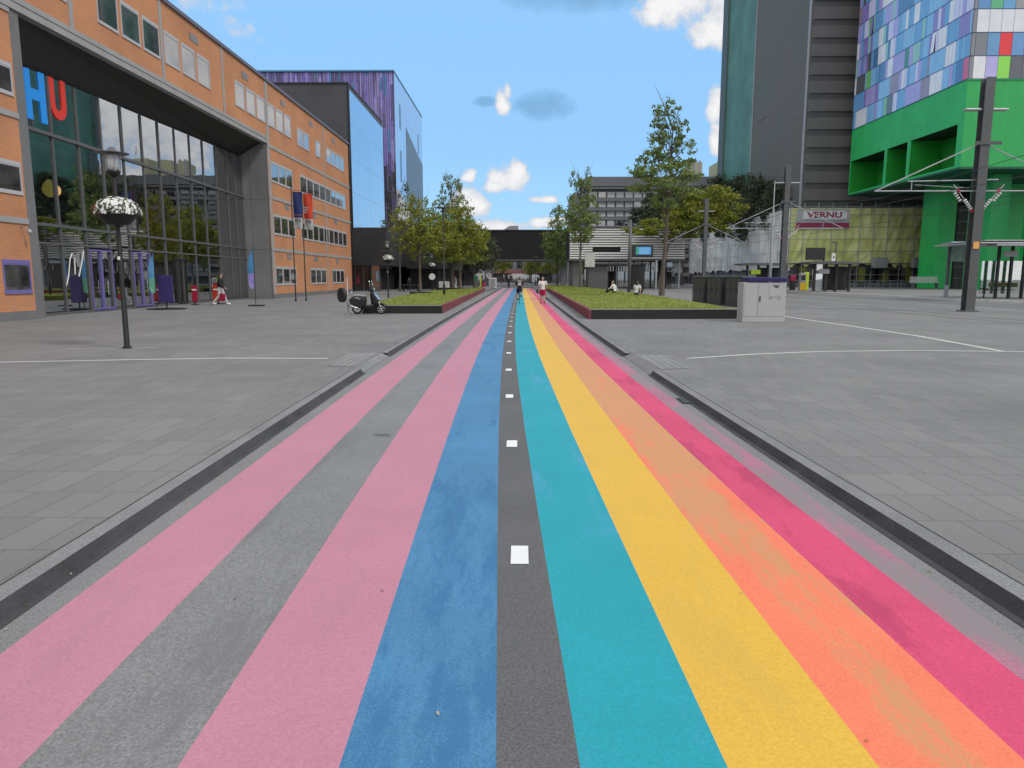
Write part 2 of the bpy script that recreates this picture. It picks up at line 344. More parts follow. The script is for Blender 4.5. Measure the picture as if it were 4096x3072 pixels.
M = {}
M['asphalt'] = mat('asphalt', (.105, .105, .108), .9, var=.10, scale=.8, fine=.32, fscale=95, bump=.35, bscale=160)
M['asphalt_light'] = mat('asphalt_light', (.19, .19, .19), .9, var=.10, scale=.7, fine=.3, fscale=90, bump=.3, bscale=160)
def paint(name, c, var=.05, fine=.10, worn=None, amt=.35, thr=.56, scuff=.5, ywear=None):
    """road paint: value variation, fine grit, long worn patches of a second colour, small bare scuffs"""
    m = mat(name, c, .62, var=var, scale=.9, fine=fine, fscale=85, bump=.22, bscale=170, spec=.3)
    nt = m.node_tree; N = nt.nodes; b = N['Principled BSDF']; src = b.inputs['Base Color'].links[0].from_socket
    n1 = N.new('ShaderNodeTexNoise'); n1.inputs['Scale'].default_value = 1.4; n1.inputs['Detail'].default_value = 9; n1.inputs['Roughness'].default_value = .72
    lnk(nt, tex_obj(nt, (1.6, .33, 1)), n1.inputs['Vector'])
    g_ = N.new('ShaderNodeTexNoise'); g_.inputs['Scale'].default_value = 130; g_.inputs['Detail'].default_value = 2; lnk(nt, tex_obj(nt), g_.inputs['Vector'])
    ga = N.new('ShaderNodeMath'); ga.operation = 'MULTIPLY_ADD'; lnk(nt, g_.outputs['Fac'], ga.inputs[0]); ga.inputs[1].default_value = .34; lnk(nt, n1.outputs['Fac'], ga.inputs[2])
    if ywear:
        ty = N.new('ShaderNodeTexCoord'); sy = N.new('ShaderNodeSeparateXYZ'); lnk(nt, ty.outputs['Object'], sy.inputs[0]); yr = N.new('ShaderNodeMapRange'); lnk(nt, sy.outputs[1], yr.inputs[0])
        for k_, v_ in enumerate(ywear): yr.inputs[1+k_].default_value = v_
        gb = N.new('ShaderNodeMath'); gb.operation = 'ADD'; lnk(nt, ga.outputs[0], gb.inputs[0]); lnk(nt, yr.outputs[0], gb.inputs[1]); ga = gb
    mr = N.new('ShaderNodeMapRange'); lnk(nt, ga.outputs[0], mr.inputs[0]); mr.inputs[1].default_value = thr+.17-.015; mr.inputs[2].default_value = thr+.17+.03; mr.inputs[3].default_value = 0; mr.inputs[4].default_value = amt
    mx = N.new('ShaderNodeMix'); mx.data_type = 'RGBA'; lnk(nt, mr.outputs[0], mx.inputs[0]); lnk(nt, src, mx.inputs[6]); w = worn or tuple(x*.55+.07 for x in c); mx.inputs[7].default_value = (*w, 1)
    n2 = N.new('ShaderNodeTexNoise'); n2.inputs['Scale'].default_value = 22; n2.inputs['Detail'].default_value = 6; n2.inputs['Roughness'].default_value = .8; lnk(nt, tex_obj(nt, (1, .5, 1)), n2.inputs['Vector'])
    m2 = N.new('ShaderNodeMapRange'); lnk(nt, n2.outputs['Fac'], m2.inputs[0]); m2.inputs[1].default_value = .66; m2.inputs[2].default_value = .72; m2.inputs[3].default_value = 0; m2.inputs[4].default_value = scuff
    m3 = N.new('ShaderNodeMix'); m3.data_type = 'RGBA'; lnk(nt, m2.outputs[0], m3.inputs[0]); lnk(nt, mx.outputs[2], m3.inputs[6]); m3.inputs[7].default_value = (.17, .17, .17, 1)
    lnk(nt, m3.outputs[2], b.inputs['Base Color']); return m
M['pink'] = paint('pink_paint', (.465, .20, .262), amt=.25, thr=.58); M['blue'] = paint('blue_paint', (.065, .205, .37), .10, .16, worn=(.03, .13, .28), amt=.7, thr=.51, ywear=(3.0, 8.0, .05, -.08))
M['teal'] = paint('teal_paint', (.016, .30, .36), .06, worn=(.08, .30, .50), amt=.6, thr=.575); M['yellow'] = paint('yellow_paint', (.66, .40, .05), .03, amt=.15)
M['orange'] = paint('orange_paint', (.78, .19, .10), .08, .12, worn=(.56, .27, .12), amt=.95, thr=.53, ywear=(3.2, 9.5, -.025, .16)); M['red'] = paint('red_paint', (.60, .065, .15), .10, .12, worn=(.36, .03, .09), amt=.6, thr=.55)
M['redpale'] = paint('pale_red_paint', (.38, .16, .22), .15, .2, worn=(.24, .2, .21), amt=1, thr=.49); M['greyp'] = paint('grey_paint', (.195, .195, .195), .07, .28, worn=(.15, .15, .15), amt=.7, thr=.55)
M['white'] = mat('white_paint', (.72, .72, .70), .6, var=.06)
M['kerb'] = mat('kerb_stone', (.19, .19, .19), .85, var=.15, scale=1.2, fine=.2, fscale=60, bump=.3)
M['kerbdark'] = mat('dirty_kerb_face', (.045, .045, .047), .9, var=.3, scale=2, fine=.2, fscale=50)  # dirty kerb face colour, also used for the painted gutter shadow
M['pave'] = mat_brick('paving', (.160, .158, .155), (.186, .183, .178), (.098, .097, .094), bw=.30, bh=.60, ms=.005, axis='XY', rough=.8, var=.13, vscale=.4, bumpd=.004, flecks=True)
M['paveR'] = M['pave']
M['light_stone'] = mat('light_stone', (.50, .50, .48), .7, var=.12, scale=1.5, fine=.1)
M['tactile'] = mat_brick('tactile_tiles', (.25, .25, .245), (.22, .22, .215), (.15, .15, .15), bw=.15, bh=.15, ms=.018, axis='XY', offx=0.0, bumpd=.01)
M['tram'] = mat('tram_bed', (.13, .13, .13), .85, var=.15, scale=.6, fine=.2)
M['brick'] = mat_brick('orange_brick', (.60, .235, .075), (.51, .20, .10), (.38, .22, .14), bw=.23, bh=.085, ms=.014, var=.13)
M['concrete'] = mat('concrete', (.30, .30, .30), .8, var=.10, scale=1.0, fine=.05)
M['concrete_d'] = mat('dark_concrete', (.15, .15, .155), .8, var=.12, scale=.8)
M['frame'] = mat('window_frame', (.42, .42, .44), .5, var=.04)
M['frame_d'] = mat('dark_frame', (.10, .10, .105), .45, var=.05)
M['lilac'] = mat('lilac_frame', (.16, .135, .36), .45, var=.05)
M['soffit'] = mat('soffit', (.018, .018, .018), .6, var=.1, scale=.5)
M['panelgrey'] = mat_brick('grey_panels', (.155, .155, .158), (.165, .165, .168), (.08, .08, .08), bw=1.3, bh=3.8, ms=.02, axis='XZ', offx=0, bumpd=.005)
M['glass'] = mat_glass('curtain_glass', (.66, .68, .66), .46, .012, .05)
M['winglass'] = mat_glass('window_glass', (.16, .18, .19), .5, .02, .03)
M['dark'] = mat('dark', (.02, .02, .021), .7, var=.2)
M['black'] = mat('black_metal', (.006, .006, .007), .5, var=.1)
M['steel'] = mat('painted_steel', (.085, .088, .09), .5, var=.12, scale=1.5)
M['galv'] = mat('galvanised', (.36, .37, .38), .45, metal=.3, var=.12)
M['bark'] = mat('bark', (.10, .085, .07), .9, var=.3, scale=6, bump=.5, bscale=25)
M['grass'] = None
M['skin'] = mat('skin', (.48, .28, .20), .55, var=.05)
M['hair'] = mat('hair', (.03, .022, .016), .6, var=.2)
M['rubber'] = mat('rubber', (.018, .018, .018), .8, var=.1)
M['chrome'] = mat('chrome', (.7, .7, .72), .18, metal=1.0, var=.03)
# ================= SETTING: ground, road, markings =================
cY = [-12, 2.24, 5.2, 8, 10, 12.9, 16, 20, 25, 32, 45, 70, 400]
cX = [.41, 0, -.086, -.16, -.205, -.265, -.315, -.36, -.40, -.425, -.44, -.45, -.45]
def cl(Y): return float(np.interp(Y, cY, cX))
YS = [-12, -4, 0, 1, 2, 3, 4, 5, 6, 7, 8, 9, 10, 11, 12, 12.9, 14, 15, 16, 18, 20, 22, 25, 28, 32, 38, 45, 55, 70, 95, 118]
def strip(u0, u1, z, ys, mb=None, z1=None):
    mb = mb or MB(); z1 = z if z1 is None else z1
    k = len(mb.v)
    for Y in ys: mb.v += [(u0+cl(Y), Y, z), (u1+cl(Y), Y, z1)]
    for i in range(len(ys)-1): mb._f((k+2*i, k+2*i+1, k+2*i+3, k+2*i+2))
    return mb
def ysub(a, b): return [a]+[y for y in YS+[150, 200, 260] if a < y < b]+[b]
# wide base sheet to the horizon
g = MB(); g.poly([(-1500, -400, -.20), (1500, -400, -.20), (1500, 2500, -.20), (-1500, 2500, -.20)])
struct(g.build('ground', M['concrete_d']))
mb = MB(); strip(-2.66, 2.66, -.08, ysub(-12, 128), mb); struct(mb.build('road', M['asphalt_light']))
zp = -.076
stripes = [(-2.38, -1.78, 'pink', 'outer pink stripe of the rainbow path'), (-1.78, -1.215, 'greyp', 'grey stripe between the two pink ones'), (-1.215, -.64, 'pink', 'inner pink stripe beside the blue'),
           (-.64, -.08, 'blue', 'blue stripe left of the path middle'), (-.08, .22, 'asphalt', 'bare asphalt strip along the path middle'), (.22, .745, 'teal', 'teal stripe right of the path middle'),
           (.745, 1.285, 'yellow', 'yellow stripe'), (1.285, 1.83, 'orange', 'orange stripe'), (1.83, 2.20, 'red', 'raspberry red stripe')]
nm = {'pink': 'pink_stripe', 'greyp': 'grey_stripe', 'blue': 'blue_stripe', 'asphalt': 'asphalt_strip', 'teal': 'teal_stripe', 'yellow': 'yellow_stripe', 'orange': 'orange_stripe', 'red': 'red_stripe'}
for u0, u1, c, lb in stripes: struct(strip(u0, u1, zp, ysub(-6, 118)).build(nm[c], M[c]), label=lb)
struct(strip(2.20, 2.42, zp, ysub(-6, 118)).build('worn_red_edge', M['redpale']), label='pale worn outer edge of the red stripe')
mb = MB()
for i in range(46):
    Y = 4.34+i*3.07
    if Y > 116: break
    x = .06+cl(Y); mb.poly([(x-.055, Y-.15, zp+.004), (x+.055, Y-.15, zp+.004), (x+.055, Y+.15, zp+.004), (x-.055, Y+.15, zp+.004)])
struct(mb.build('centre_markings', M['white']))
# kerbs: low stone with a dirty face; dropped between Y 12.7 and 16
for sgn, nmk in ((-1, 'left'), (1, 'right')):
    for y0, y1 in ((-12, 13.1 if sgn < 0 else 12.9), (15.9, 128)):
        ys = ysub(y0, y1)
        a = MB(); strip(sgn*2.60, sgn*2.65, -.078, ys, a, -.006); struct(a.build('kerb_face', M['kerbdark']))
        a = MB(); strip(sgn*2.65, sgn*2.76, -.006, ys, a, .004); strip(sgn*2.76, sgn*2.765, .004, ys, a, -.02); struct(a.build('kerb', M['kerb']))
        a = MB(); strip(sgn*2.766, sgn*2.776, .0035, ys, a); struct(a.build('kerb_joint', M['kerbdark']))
        a = MB(); strip(sgn*2.545, sgn*2.60, -.0755, ys, a); struct(a.build('gutter_dirt', M['kerbdark']))  # shadow at the kerb foot, painted on the road as a dark strip
    ys = ysub(13.1 if sgn < 0 else 12.9, 15.9)
    a = MB(); strip(sgn*2.60, sgn*2.76, -.074, ys, a, .003); struct(a.build('dropped_kerb', M['kerb']))
# pavements (each one sheet following the kerb)
def pave(sgn, xout, name, y1=260):
    mb = MB(); ys = ysub(-12, y1); k = len(mb.v)
    for Y in ys: mb.v += [(sgn*2.765+(cl(Y) if Y < 128 else -.45), Y, 0), (xout, Y, 0)]
    for i in range(len(ys)-1):
        f = (k+2*i, k+2*i+1, k+2*i+3, k+2*i+2); mb._f(f if sgn > 0 else f[::-1])
    return struct(mb.build(name, M['pave']))
pave(-1, -70, 'pavement'); pave(1, 120, 'pavement')
mb = MB(); mb.poly([(-3.3, 128, -.012), (2.4, 128, -.012), (2.4, 260, -.012), (-3.3, 260, -.012)]); struct(mb.build('far_road', M['asphalt_light']))
mb = MB(); mb.poly([(-1.2, 130, -.006), (1.4, 130, -.006), (1.4, 138, -.006), (-1.2, 138, -.006)]); struct(mb.build('red_crossing', M['redpale']))
# pale drainage lines across the square
def ribbon(pts, w, z=.004):
    mb = MB(); n = len(pts); P = [Vector((p[0], p[1], z)) for p in pts]
    k = 0
    for i, p in enumerate(P):
        t = (P[min(i+1, n-1)]-P[max(i-1, 0)]).normalized(); s = Vector((-t.y, t.x, 0))*w/2
        mb.v += [tuple(p+s), tuple(p-s)]
    for i in range(n-1): mb._f((2*i, 2*i+1, 2*i+3, 2*i+2))
    return mb
struct(ribbon([(-14, 13.6), (-10.2, 14.02), (-8, 14.44), (-6.1, 14.78), (-3.95, 14.76)], .13).build('pale_line', M['light_stone']))
struct(ribbon([(-10.6, 16.75), (-9.6, 16.9), (-8.6, 17.0)], .06).build('pale_line', M['light_stone']))
struct(ribbon([(3.44, 14.84), (5.1, 15.7), (6.79, 16.3), (9.03, 16.55), (11.3, 16.3), (16, 15.8)], .13).build('pale_line', M['light_stone']))
struct(ribbon([(11.25, 60), (11.3, 31.3), (11.35, 20.9), (11.0, 17.4), (10.9, 16.4)], .16).build('pale_line', M['light_stone']))
# tram bed
for x0, x1, m in ((17.9, 18.25, 'tram'), (19.3, 19.65, 'tram'), (22.3, 22.65, 'tram'), (23.7, 24.05, 'tram'), (26.5, 31.2, 'tram')):
    mb = MB(); mb.poly([(x0, -5, .004), (x1, -5, .004), (x1, 240, .004), (x0, 240, .004)]); struct(mb.build('tram_track', M[m]))
mb = MB(); mb.box(31.5, 44.8, 20, 124, -.01, .16); struct(mb.build('platform', M['pave']))
mb = MB(); mb.box(31.2, 31.5, 20, 124, -.01, .164); mb.box(31.0, 31.08, 20, 124, .0, .03); struct(mb.build('platform_edge', M['light_stone']))
# tactile tile fields beside the dropped kerbs
mb = MB(); mb.poly([(-3.62, 13.5, .006), (-3.06, 13.3, .006), (-3.12, 15.85, .006), (-3.75, 15.8, .006)]); struct(mb.build('tactile_paving', M['tactile']))
mb = MB(); mb.poly([(2.53, 13.05, .006), (3.1, 13.15, .006), (3.06, 15.5, .006), (2.48, 15.4, .006)]); struct(mb.build('tactile_paving', M['tactile']))
# hedge-like soil strip etc. is not in view

# ================= planters with lawn =================
def mat_grass():
    m, nt, b = new_mat('grass'); N = nt.nodes
    n1 = N.new('ShaderNodeTexNoise'); n1.inputs['Scale'].default_value = .6; n1.inputs['Detail'].default_value = 8; n1.inputs['Roughness'].default_value = .7; lnk(nt, tex_obj(nt), n1.inputs['Vector'])
    cr = N.new('ShaderNodeValToRGB'); lnk(nt, n1.outputs['Fac'], cr.inputs[0]); e = cr.color_ramp.elements
    e[0].position = .33; e[0].color = (.14, .17, .03, 1); e[1].position = .68; e[1].color = (.31, .34, .085, 1)
    n2 = N.new('ShaderNodeTexNoise'); n2.inputs['Scale'].default_value = 25; n2.inputs['Detail'].default_value = 4; lnk(nt, tex_obj(nt), n2.inputs['Vector'])
    r2 = N.new('ShaderNodeMapRange'); lnk(nt, n2.outputs['Fac'], r2.inputs[0]); r2.inputs[1].default_value = .3; r2.inputs[2].default_value = .7; r2.inputs[3].default_value = .7; r2.inputs[4].default_value = 1.3
    hs = N.new('ShaderNodeVectorMath'); hs.operation = 'SCALE'; lnk(nt, cr.outputs[0], hs.inputs[0]); lnk(nt, r2.outputs[0], hs.inputs['Scale'])
    lnk(nt, hs.outputs[0], b.inputs['Base Color']); b.inputs['Roughness'].default_value = .9; b.inputs['Specular IOR Level'].default_value = .15
    bp = N.new('ShaderNodeBump'); bp.inputs['Strength'].default_value = .8; bp.inputs['Distance'].default_value = .05; lnk(nt, n2.outputs['Fac'], bp.inputs['Height']); lnk(nt, bp.outputs[0], b.inputs['Normal'])
    return m
M['grass'] = mat_grass(); M['blade'] = mat_leaf('grass_blade', (.15, .19, .03), (.34, .37, .10))
M['corten'] = mat('rusty_steel', (.17, .035, .045), .75, var=.25, scale=1.2, fine=.1)
M['blackwall'] = mat('black_stone', (.011, .011, .011), .7, var=.25, scale=1.0, fine=.1)
M['cap'] = mat('grey_cap', (.26, .26, .26), .6, var=.08)
def grass_patch(poly, z, n, name):
    mb = MB(); xs = [p[0] for p in poly]; ys = [p[1] for p in poly]
    def inside(x, y):
        c = False; j = len(poly)-1
        for i in range(len(poly)):
            if (poly[i][1] > y) != (poly[j][1] > y) and x < (poly[j][0]-poly[i][0])*(y-poly[i][1])/(poly[j][1]-poly[i][1])+poly[i][0]: c = not c
            j = i
        return c
    k = 0; y0, y1 = min(ys), max(ys)
    while k < n:
        y = y0+(y1-y0)*random.random()**2.0; x = random.uniform(min(xs), max(xs))
        if not inside(x, y): continue
        k += 1; h = random.uniform(.03, .085)*(1+.01*(y-y0)); w = .012*(1+.03*(y-y0)); a = random.uniform(0, 3.14); dx, dy = math.cos(a)*w, math.sin(a)*w
        lx, ly = random.uniform(-.03, .03), random.uniform(-.03, .03)
        mb.poly([(x-dx, y-dy, z), (x+dx, y+dy, z), (x+lx, y+ly, z+h)])
    return struct(mb.build(name, M['blade']), 'stuff')
def planter(poly, base, label, ztop, wall_r, front_mat):
    """poly[0]-poly[1] is the front edge; the wall follows the whole outline"""
    t = thing('planter', label, 'planter', (poly[0][0], poly[0][1], 0), group='grass planters beside the rainbow path')
    off = t.location
    n = len(poly)
    for i in range(n):
        a = Vector((*poly[i], 0)); b = Vector((*poly[(i+1) % n], 0)); d = (b-a); L = d.length; d.normalize(); s = Vector((-d.y, d.x, 0))*.06
        m = M['corten'] if i in wall_r else M['blackwall']
        if i not in (0,)+tuple(wall_r) : continue
        mb = MB(); q = [a+s*0, b+s*0, b+s*2, a+s*2]
        mb.prism([(p.x, p.y) for p in q], ztop-.03, 'Z', 0)
        mb.build('side_wall' if i else 'front_wall', m, t, off)
        mb = MB(); q = [a-s*.2, b-s*.2, b+s*2.2, a+s*2.2]; mb.prism([(p.x, p.y) for p in q], .03, 'Z', ztop-.03+.001)
        mb.build('coping', M['cap'] if i not in wall_r else M['corten'], t, off)
    cx = sum(p[0] for p in poly)/n; cy = sum(p[1] for p in poly)/n
    # lawn: front raised, the back slopes down to the paving
    mb = MB(); mb.prism([(cx+(p[0]-cx)*.995, cy+(p[1]-cy)*.998) for p in poly], ztop-.05, 'Z', 0); mb.build('lawn', M['grass'], t, off)
    return t
polyR = [(2.72, 29.0), (8.85, 29.35), (9.3, 36), (9.7, 50), (9.8, 62), (9.3, 80), (8.6, 100), (6.2, 122), (3.6, 118), (3.31, 88)]
planter(polyR, 0, 'long grass planter right of the path with black front wall', .40, (9,), 0)
polyL = [(-7.3, 33.5), (-3.6, 33.55), (-4.27, 88.4), (-5.2, 97), (-8.9, 74), (-8.6, 50)]
planter(polyL, 0, 'long grass planter left of the path behind the scooter', .38, (1,), 0)
grass_patch([(p[0]*.99+.05, p[1]+.2) for p in polyR], .35, 16000, 'grass')
grass_patch([(p[0]*.99-.05, p[1]+.2) for p in polyL], .33, 9000, 'grass')

# ================= brick building on the left =================
FX = -19.5; GX0, GY0, GX1, GY1 = -20.42, 29.6, -21.42, 57.0
def gx(Y): return GX0+(GX1-GX0)*(Y-GY0)/(GY1-GY0)
hb = thing('brick_building', 'orange brick building with a recessed tall glass entrance hall on the left', 'building', (FX, 29.6, 0))
HO = hb.location
ROOF = 16.5
# upper block over the hall
mb = MB(); mb.box(-34, FX, 10, 84.6, 12.35, ROOF); mb.build('upper_wall', M['brick'], hb, HO)
mb = MB(); mb.box(-34, FX, 57.4, 84.6, .35, 12.35); mb.build('side_wall', M['brick'], hb, HO)
mb = MB(); mb.box(-34, FX, 10, 29.05, .35, 12.0); mb.build('side_wall', M['brick'], hb, HO)
MB().box(-34, FX+.05, 57.35, 84.65, 0, .35).build('plinth', M['concrete_d'], hb, HO); MB().box(-34, FX+.05, 10, 29.1, 0, .35).build('plinth', M['concrete_d'], hb, HO)
mb = MB(); mb.box(-34.1, FX+.12, 9.9, 84.7, ROOF, ROOF+.22); mb.build('parapet', mat('parapet', (.12, .12, .17), .5), hb, HO)
# fascia with three steps, soffit sloping in to the glass
mb = MB(); mb.box(FX-.3, FX+.06, 10, 57.4, 12.15, 12.36); mb.box(FX-.3, FX+.03, 10, 57.4, 11.98, 12.148); mb.box(FX-.3, FX+.08, 10, 57.4, 11.82, 11.978)
mb.build('fascia', M['concrete'], hb, HO)
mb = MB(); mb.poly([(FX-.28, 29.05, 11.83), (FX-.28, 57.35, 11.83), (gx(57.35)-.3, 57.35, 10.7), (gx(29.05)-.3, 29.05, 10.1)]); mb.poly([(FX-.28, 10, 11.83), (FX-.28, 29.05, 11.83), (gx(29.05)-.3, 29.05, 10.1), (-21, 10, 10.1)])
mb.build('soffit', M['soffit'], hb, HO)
# storey bands and pilaster joints
for z in (3.85, 7.85, 11.75):
    MB().box(FX-.1, FX+.05, 57.4, 84.6, z-.12, z+.12).build('storey_band', M['concrete'], hb, HO); MB().box(FX-.1, FX+.05, 10, 29.05, z-.12, z+.10).build('storey_band', M['concrete'], hb, HO)
for y in (24.9, 33.1, 41.3, 49.5, 57.7, 65.0+9.0):
    w = .28 if y != 57.7 else .5
    z0 = 12.365 if y < 57 else .36
    MB().box(FX-.1, FX+.035, y-w/2, y+w/2, z0 if y != 57.7 else .36, ROOF-.001).build('pilaster', M['concrete'], hb, HO)
# return wall closing the hall at the far end, and end pier near
MB().box(-26, FX-.002, 57.0, 57.39, 0, 11.9).build('return_wall', M['panelgrey'], hb, HO)
MB().box(-21.2, FX-.001, 29.06, 29.6, 0, 11.95).build('end_pier', M['concrete_d'], hb, HO)
# windows
def window(y0, y1, z0, z1, parts=1, lilac=False, x=None, root=hb, off=HO, depth=.16):
    x = FX if x is None else x
    fm = MB(); t = .07; pm = MB()
    fm.box(x-depth, x+.045, y0, y1, z0-.08, z0); fm.box(x-depth, x+.03, y0, y1, z1-.02, z1+.13)      # sill, shutter box
    fm.box(x-depth, x+.025, y0, y0+t, z0+.001, z1-.021); fm.box(x-depth, x+.025, y1-t, y1, z0+.001, z1-.021)
    fm.box(x-depth, x+.02, y0+t, y1-t, z0+.001, z0+t); fm.box(x-depth, x+.02, y0+t, y1-t, z1-t, z1-.022)
    w = fm.build('window', M['lilac'] if lilac else M['frame'], root, off)
    pm.box(x-.02, x+.006, y0+t, y1-t, z0+t, z1-t)
    p = pm.build('pane', M['winback'], w, off)
    return w
M['winback'] = None
def mat_winback():
    m, nt, b = new_mat('window_pane'); N = nt.nodes
    n1 = N.new('ShaderNodeTexNoise'); n1.inputs['Scale'].default_value = .8; lnk(nt, tex_obj(nt), n1.inputs['Vector'])
    mr = N.new('ShaderNodeMapRange'); lnk(nt, n1.outputs[0], mr.inputs[0]); mr.inputs[1].default_value = .4; mr.inputs[2].default_value = .6; mr.inputs[3].default_value = .02; mr.inputs[4].default_value = .07
    cb = N.new('ShaderNodeCombineXYZ'); [lnk(nt, mr.outputs[0], cb.inputs[i]) for i in range(3)]
    lnk(nt, cb.outputs[0], b.inputs['Base Color']); b.inputs['Roughness'].default_value = .03; b.inputs['Specular IOR Level'].default_value = 1.0
    b.inputs['IOR'].default_value = 1.9; b.inputs['Coat Weight'].default_value = 1.0; b.inputs['Coat Roughness'].default_value = .01; b.inputs['Coat IOR'].default_value = 1.8
    bp = N.new('ShaderNodeBump'); bp.inputs['Strength'].default_value = .05; bp.inputs['Distance'].default_value = .05; lnk(nt, n1.outputs[0], bp.inputs['Height']); lnk(nt, bp.outputs[0], b.inputs['Coat Normal'])
    return m
M['winback'] = mat_winback()
for a in (27.0, 35.2, 43.45-1.85, 51.5, 57.95-.15):
    for i in range(3): window(a+i*2.05, a+i*2.05+1.75, 13.38, 14.9)
for y0, n in ((65.4, 2), (71.1, 1), (75.0, 4)):
    for i in range(n): window(y0+i*1.85, y0+i*1.85+1.7, 13.2, 14.5)
def row(z0, z1, groups):
    for y0, y1, n in groups:
        w = (y1-y0)/n
        for i in range(n): window(y0+i*w+.06, y0+(i+1)*w-.06, z0, z1)
row(9.15, 10.55, [(58.05, 63.5, 3), (65.6, 82.4, 8)])
row(5.1, 6.5, [(58.1, 63.7, 3), (65.4, 82.5, 9)])
row(1.1, 2.4, [(58.1, 63.5, 3), (67.8, 73.3, 3), (75.5, 80.8, 3)])
for z0, z1 in ((1.1, 2.2), (4.9, 5.95), (8.6, 9.6)):
    for y0 in (27.35, 25.2): window(y0, y0+1.55, z0, z1, lilac=(z0 < 2))
for (y, z) in [(36.9, 15.55), (44.9, 15.55), (53.0, 15.55), (61.2, 15.55), (69.3, 15.55), (77.4, 15.55), (61.2, 7.25), (69.3, 7.25), (77.4, 7.25), (61.2, 3.2), (69.3, 3.2), (77.4, 3.2)]:
    mb = MB()
    for i in range(4): mb.box(FX-.02, FX+.03, y, y+1.1, z+i*.1, z+i*.1+.05)
    v = mb.build('vent', M['frame'], hb, HO); MB().box(FX-.02, FX+.008, y-.04, y+1.14, z-.03, z+.4).build('vent_back', M['dark'], v, HO)
# curtain wall: panes between mullions, in four levels
ms = [29.62, 30.7, 32.65, 34.7, 36.75, 38.85, 41.0, 43.05, 45.2, 47.4, 49.5, 51.7, 53.8, 55.4, 56.95]
def gtop(Y): return 10.1+(10.7-10.1)*(Y-29.05)/28.3+.1
lv = [.12, 3.12, 3.9, 7.8, None]
for i in range(len(ms)-1):
    for j in range(4):
        y0, y1 = ms[i]+.04, ms[i+1]-.04; z0 = lv[j]+.04; z1a = (lv[j+1]-.04) if lv[j+1] else gtop(y0); z1b = (lv[j+1]-.04) if lv[j+1] else gtop(y1)
        tw = random.uniform(-.012, .012)
        MB().poly([(gx(y0)+tw, y0, z0), (gx(y1)-tw, y1, z0), (gx(y1)-tw, y1, z1b), (gx(y0)+tw, y0, z1a)]).build('glass_pane', M['glass'], hb, HO)
mb = MB()
for y in ms: mb.prism([(gx(y)-.12, y-.035), (gx(y)+.07, y-.035), (gx(y)+.07, y+.035), (gx(y)-.12, y+.035)], gtop(y)-.02, 'Z', .02)
for z, t, d in ((.06, .06, .10), (3.12, .04, .09), (3.9, .055, .11), (7.8, .07, .12)):
    mb.prism([(gx(29.6)-.05, 29.6), (gx(29.6)+d, 29.6), (gx(57)+d, 57.0), (gx(57)-.05, 57.0)], 2*t, 'Z', z-t)
mb.build('mullions', M['frame_d'], hb, HO)
# interior seen through the glass
mb = MB(); mb.box(-30.2, -30, 29.7, 56.9, 0, 11.6); mb.box(-30, -21.6, 29.2, 29.55, 0, 11.6); mb.build('inner_wall', mat('inner_wall', (.34, .34, .33), .8, var=.35, scale=.35), hb, HO)
mb = MB(); mb.box(-30, -21.9, 29.7, 40, 7.5, 7.75); mb.box(-30, -23.0, 29.7, 56.9, 3.62, 3.86); mb.box(-30, -21.5, 29.7, 56.9, 10.9, 11.1); mb.build('gallery_floor', M['concrete_d'], hb, HO)
for y in (33, 39, 45, 51): MB().cyl((-23.4, y, 0), (-23.4, y, 10.9), .22, n=12).build('column', M['concrete'], hb, HO)
mb = MB(); mb.box(-29.9, -29.7, 42, 52, 4, 10.8); mb.box(-26, -25.8, 31, 33.5, 4, 6.4); mb.build('dark_partition', M['dark'], hb, HO)
MB().box(-22.1, -21.9, 29.8, 37.2, 3.87, 4.15).build('green_ledge', mat('green_trim', (.06, .38, .26), .5), hb, HO)
mb = MB(); mb.box(-24.0, -23.3, 30.4, 35.0, .5, 1.05); mb.box(-26, -25, 36.2, 36.9, 5.0, 6.4); mb.build('green_seating', mat('green_seat', (.03, .22, .13), .6), hb, HO)
M['lampglow'] = mat_emit('lamp_glow', (1.0, .55, .22), 2.2); M['lampshade'] = mat_emit('lamp_shade_glow', (.60, .55, .12), .45)
for yy_, zz in ((32.85, 6.1), (35.0, 5.85)):
    l = MB().lathe([(.08, .38), (.27, .18), (.34, -.05), (.30, -.25), (.12, -.42)], (-22.3, yy_, zz), 16).build('hanging_lamp', M['lampshade'], hb, HO, smooth=True)
    MB().ell((-22.0, yy_, zz-.12), (.2, .2, .25)).build('lamp_bulb', M['lampglow'], l, HO, smooth=True)
# big letters on the inside of the glass
lh = mat_emit('blue_letter', (.01, .17, .50), .45); lu = mat_emit('red_letter', (.42, .02, .01), .45)  # glow added to the letter colours so they show brighter
mb = MB()
def gl(y, z, d=.10): return (gx(y)-d, y, z)
def slab(mb, pts, t=.12):
    k = len(mb.v); n = len(pts)
    for y, z in pts: mb.v.append((gx(y)+.05, y, z))
    for y, z in pts: mb.v.append((gx(y)+.05-t*.3, y, z))
    mb._f(tuple(range(k, k+n))); mb._f(tuple(range(k+2*n-1, k+n-1, -1)))
    for i in range(n): j = (i+1) % n; mb._f((k+i, k+n+i, k+n+j, k+j))
slab(mb, [(31.05, 8.2), (31.42, 8.2), (31.42, 10.25), (31.05, 10.2)]); slab(mb, [(32.0, 8.2), (32.42, 8.2), (32.42, 10.3), (32.0, 10.28)]); slab(mb, [(31.42, 9.05), (32.0, 9.05), (32.0, 9.5), (31.42, 9.5)])
mb.build('letter_h', lh, hb, HO)
mb = MB(); slab(mb, [(32.75, 9.2), (33.1, 9.2), (33.1, 10.3), (32.75, 10.3)]); slab(mb, [(33.6, 9.2), (33.95, 9.2), (33.95, 10.35), (33.6, 10.35)])
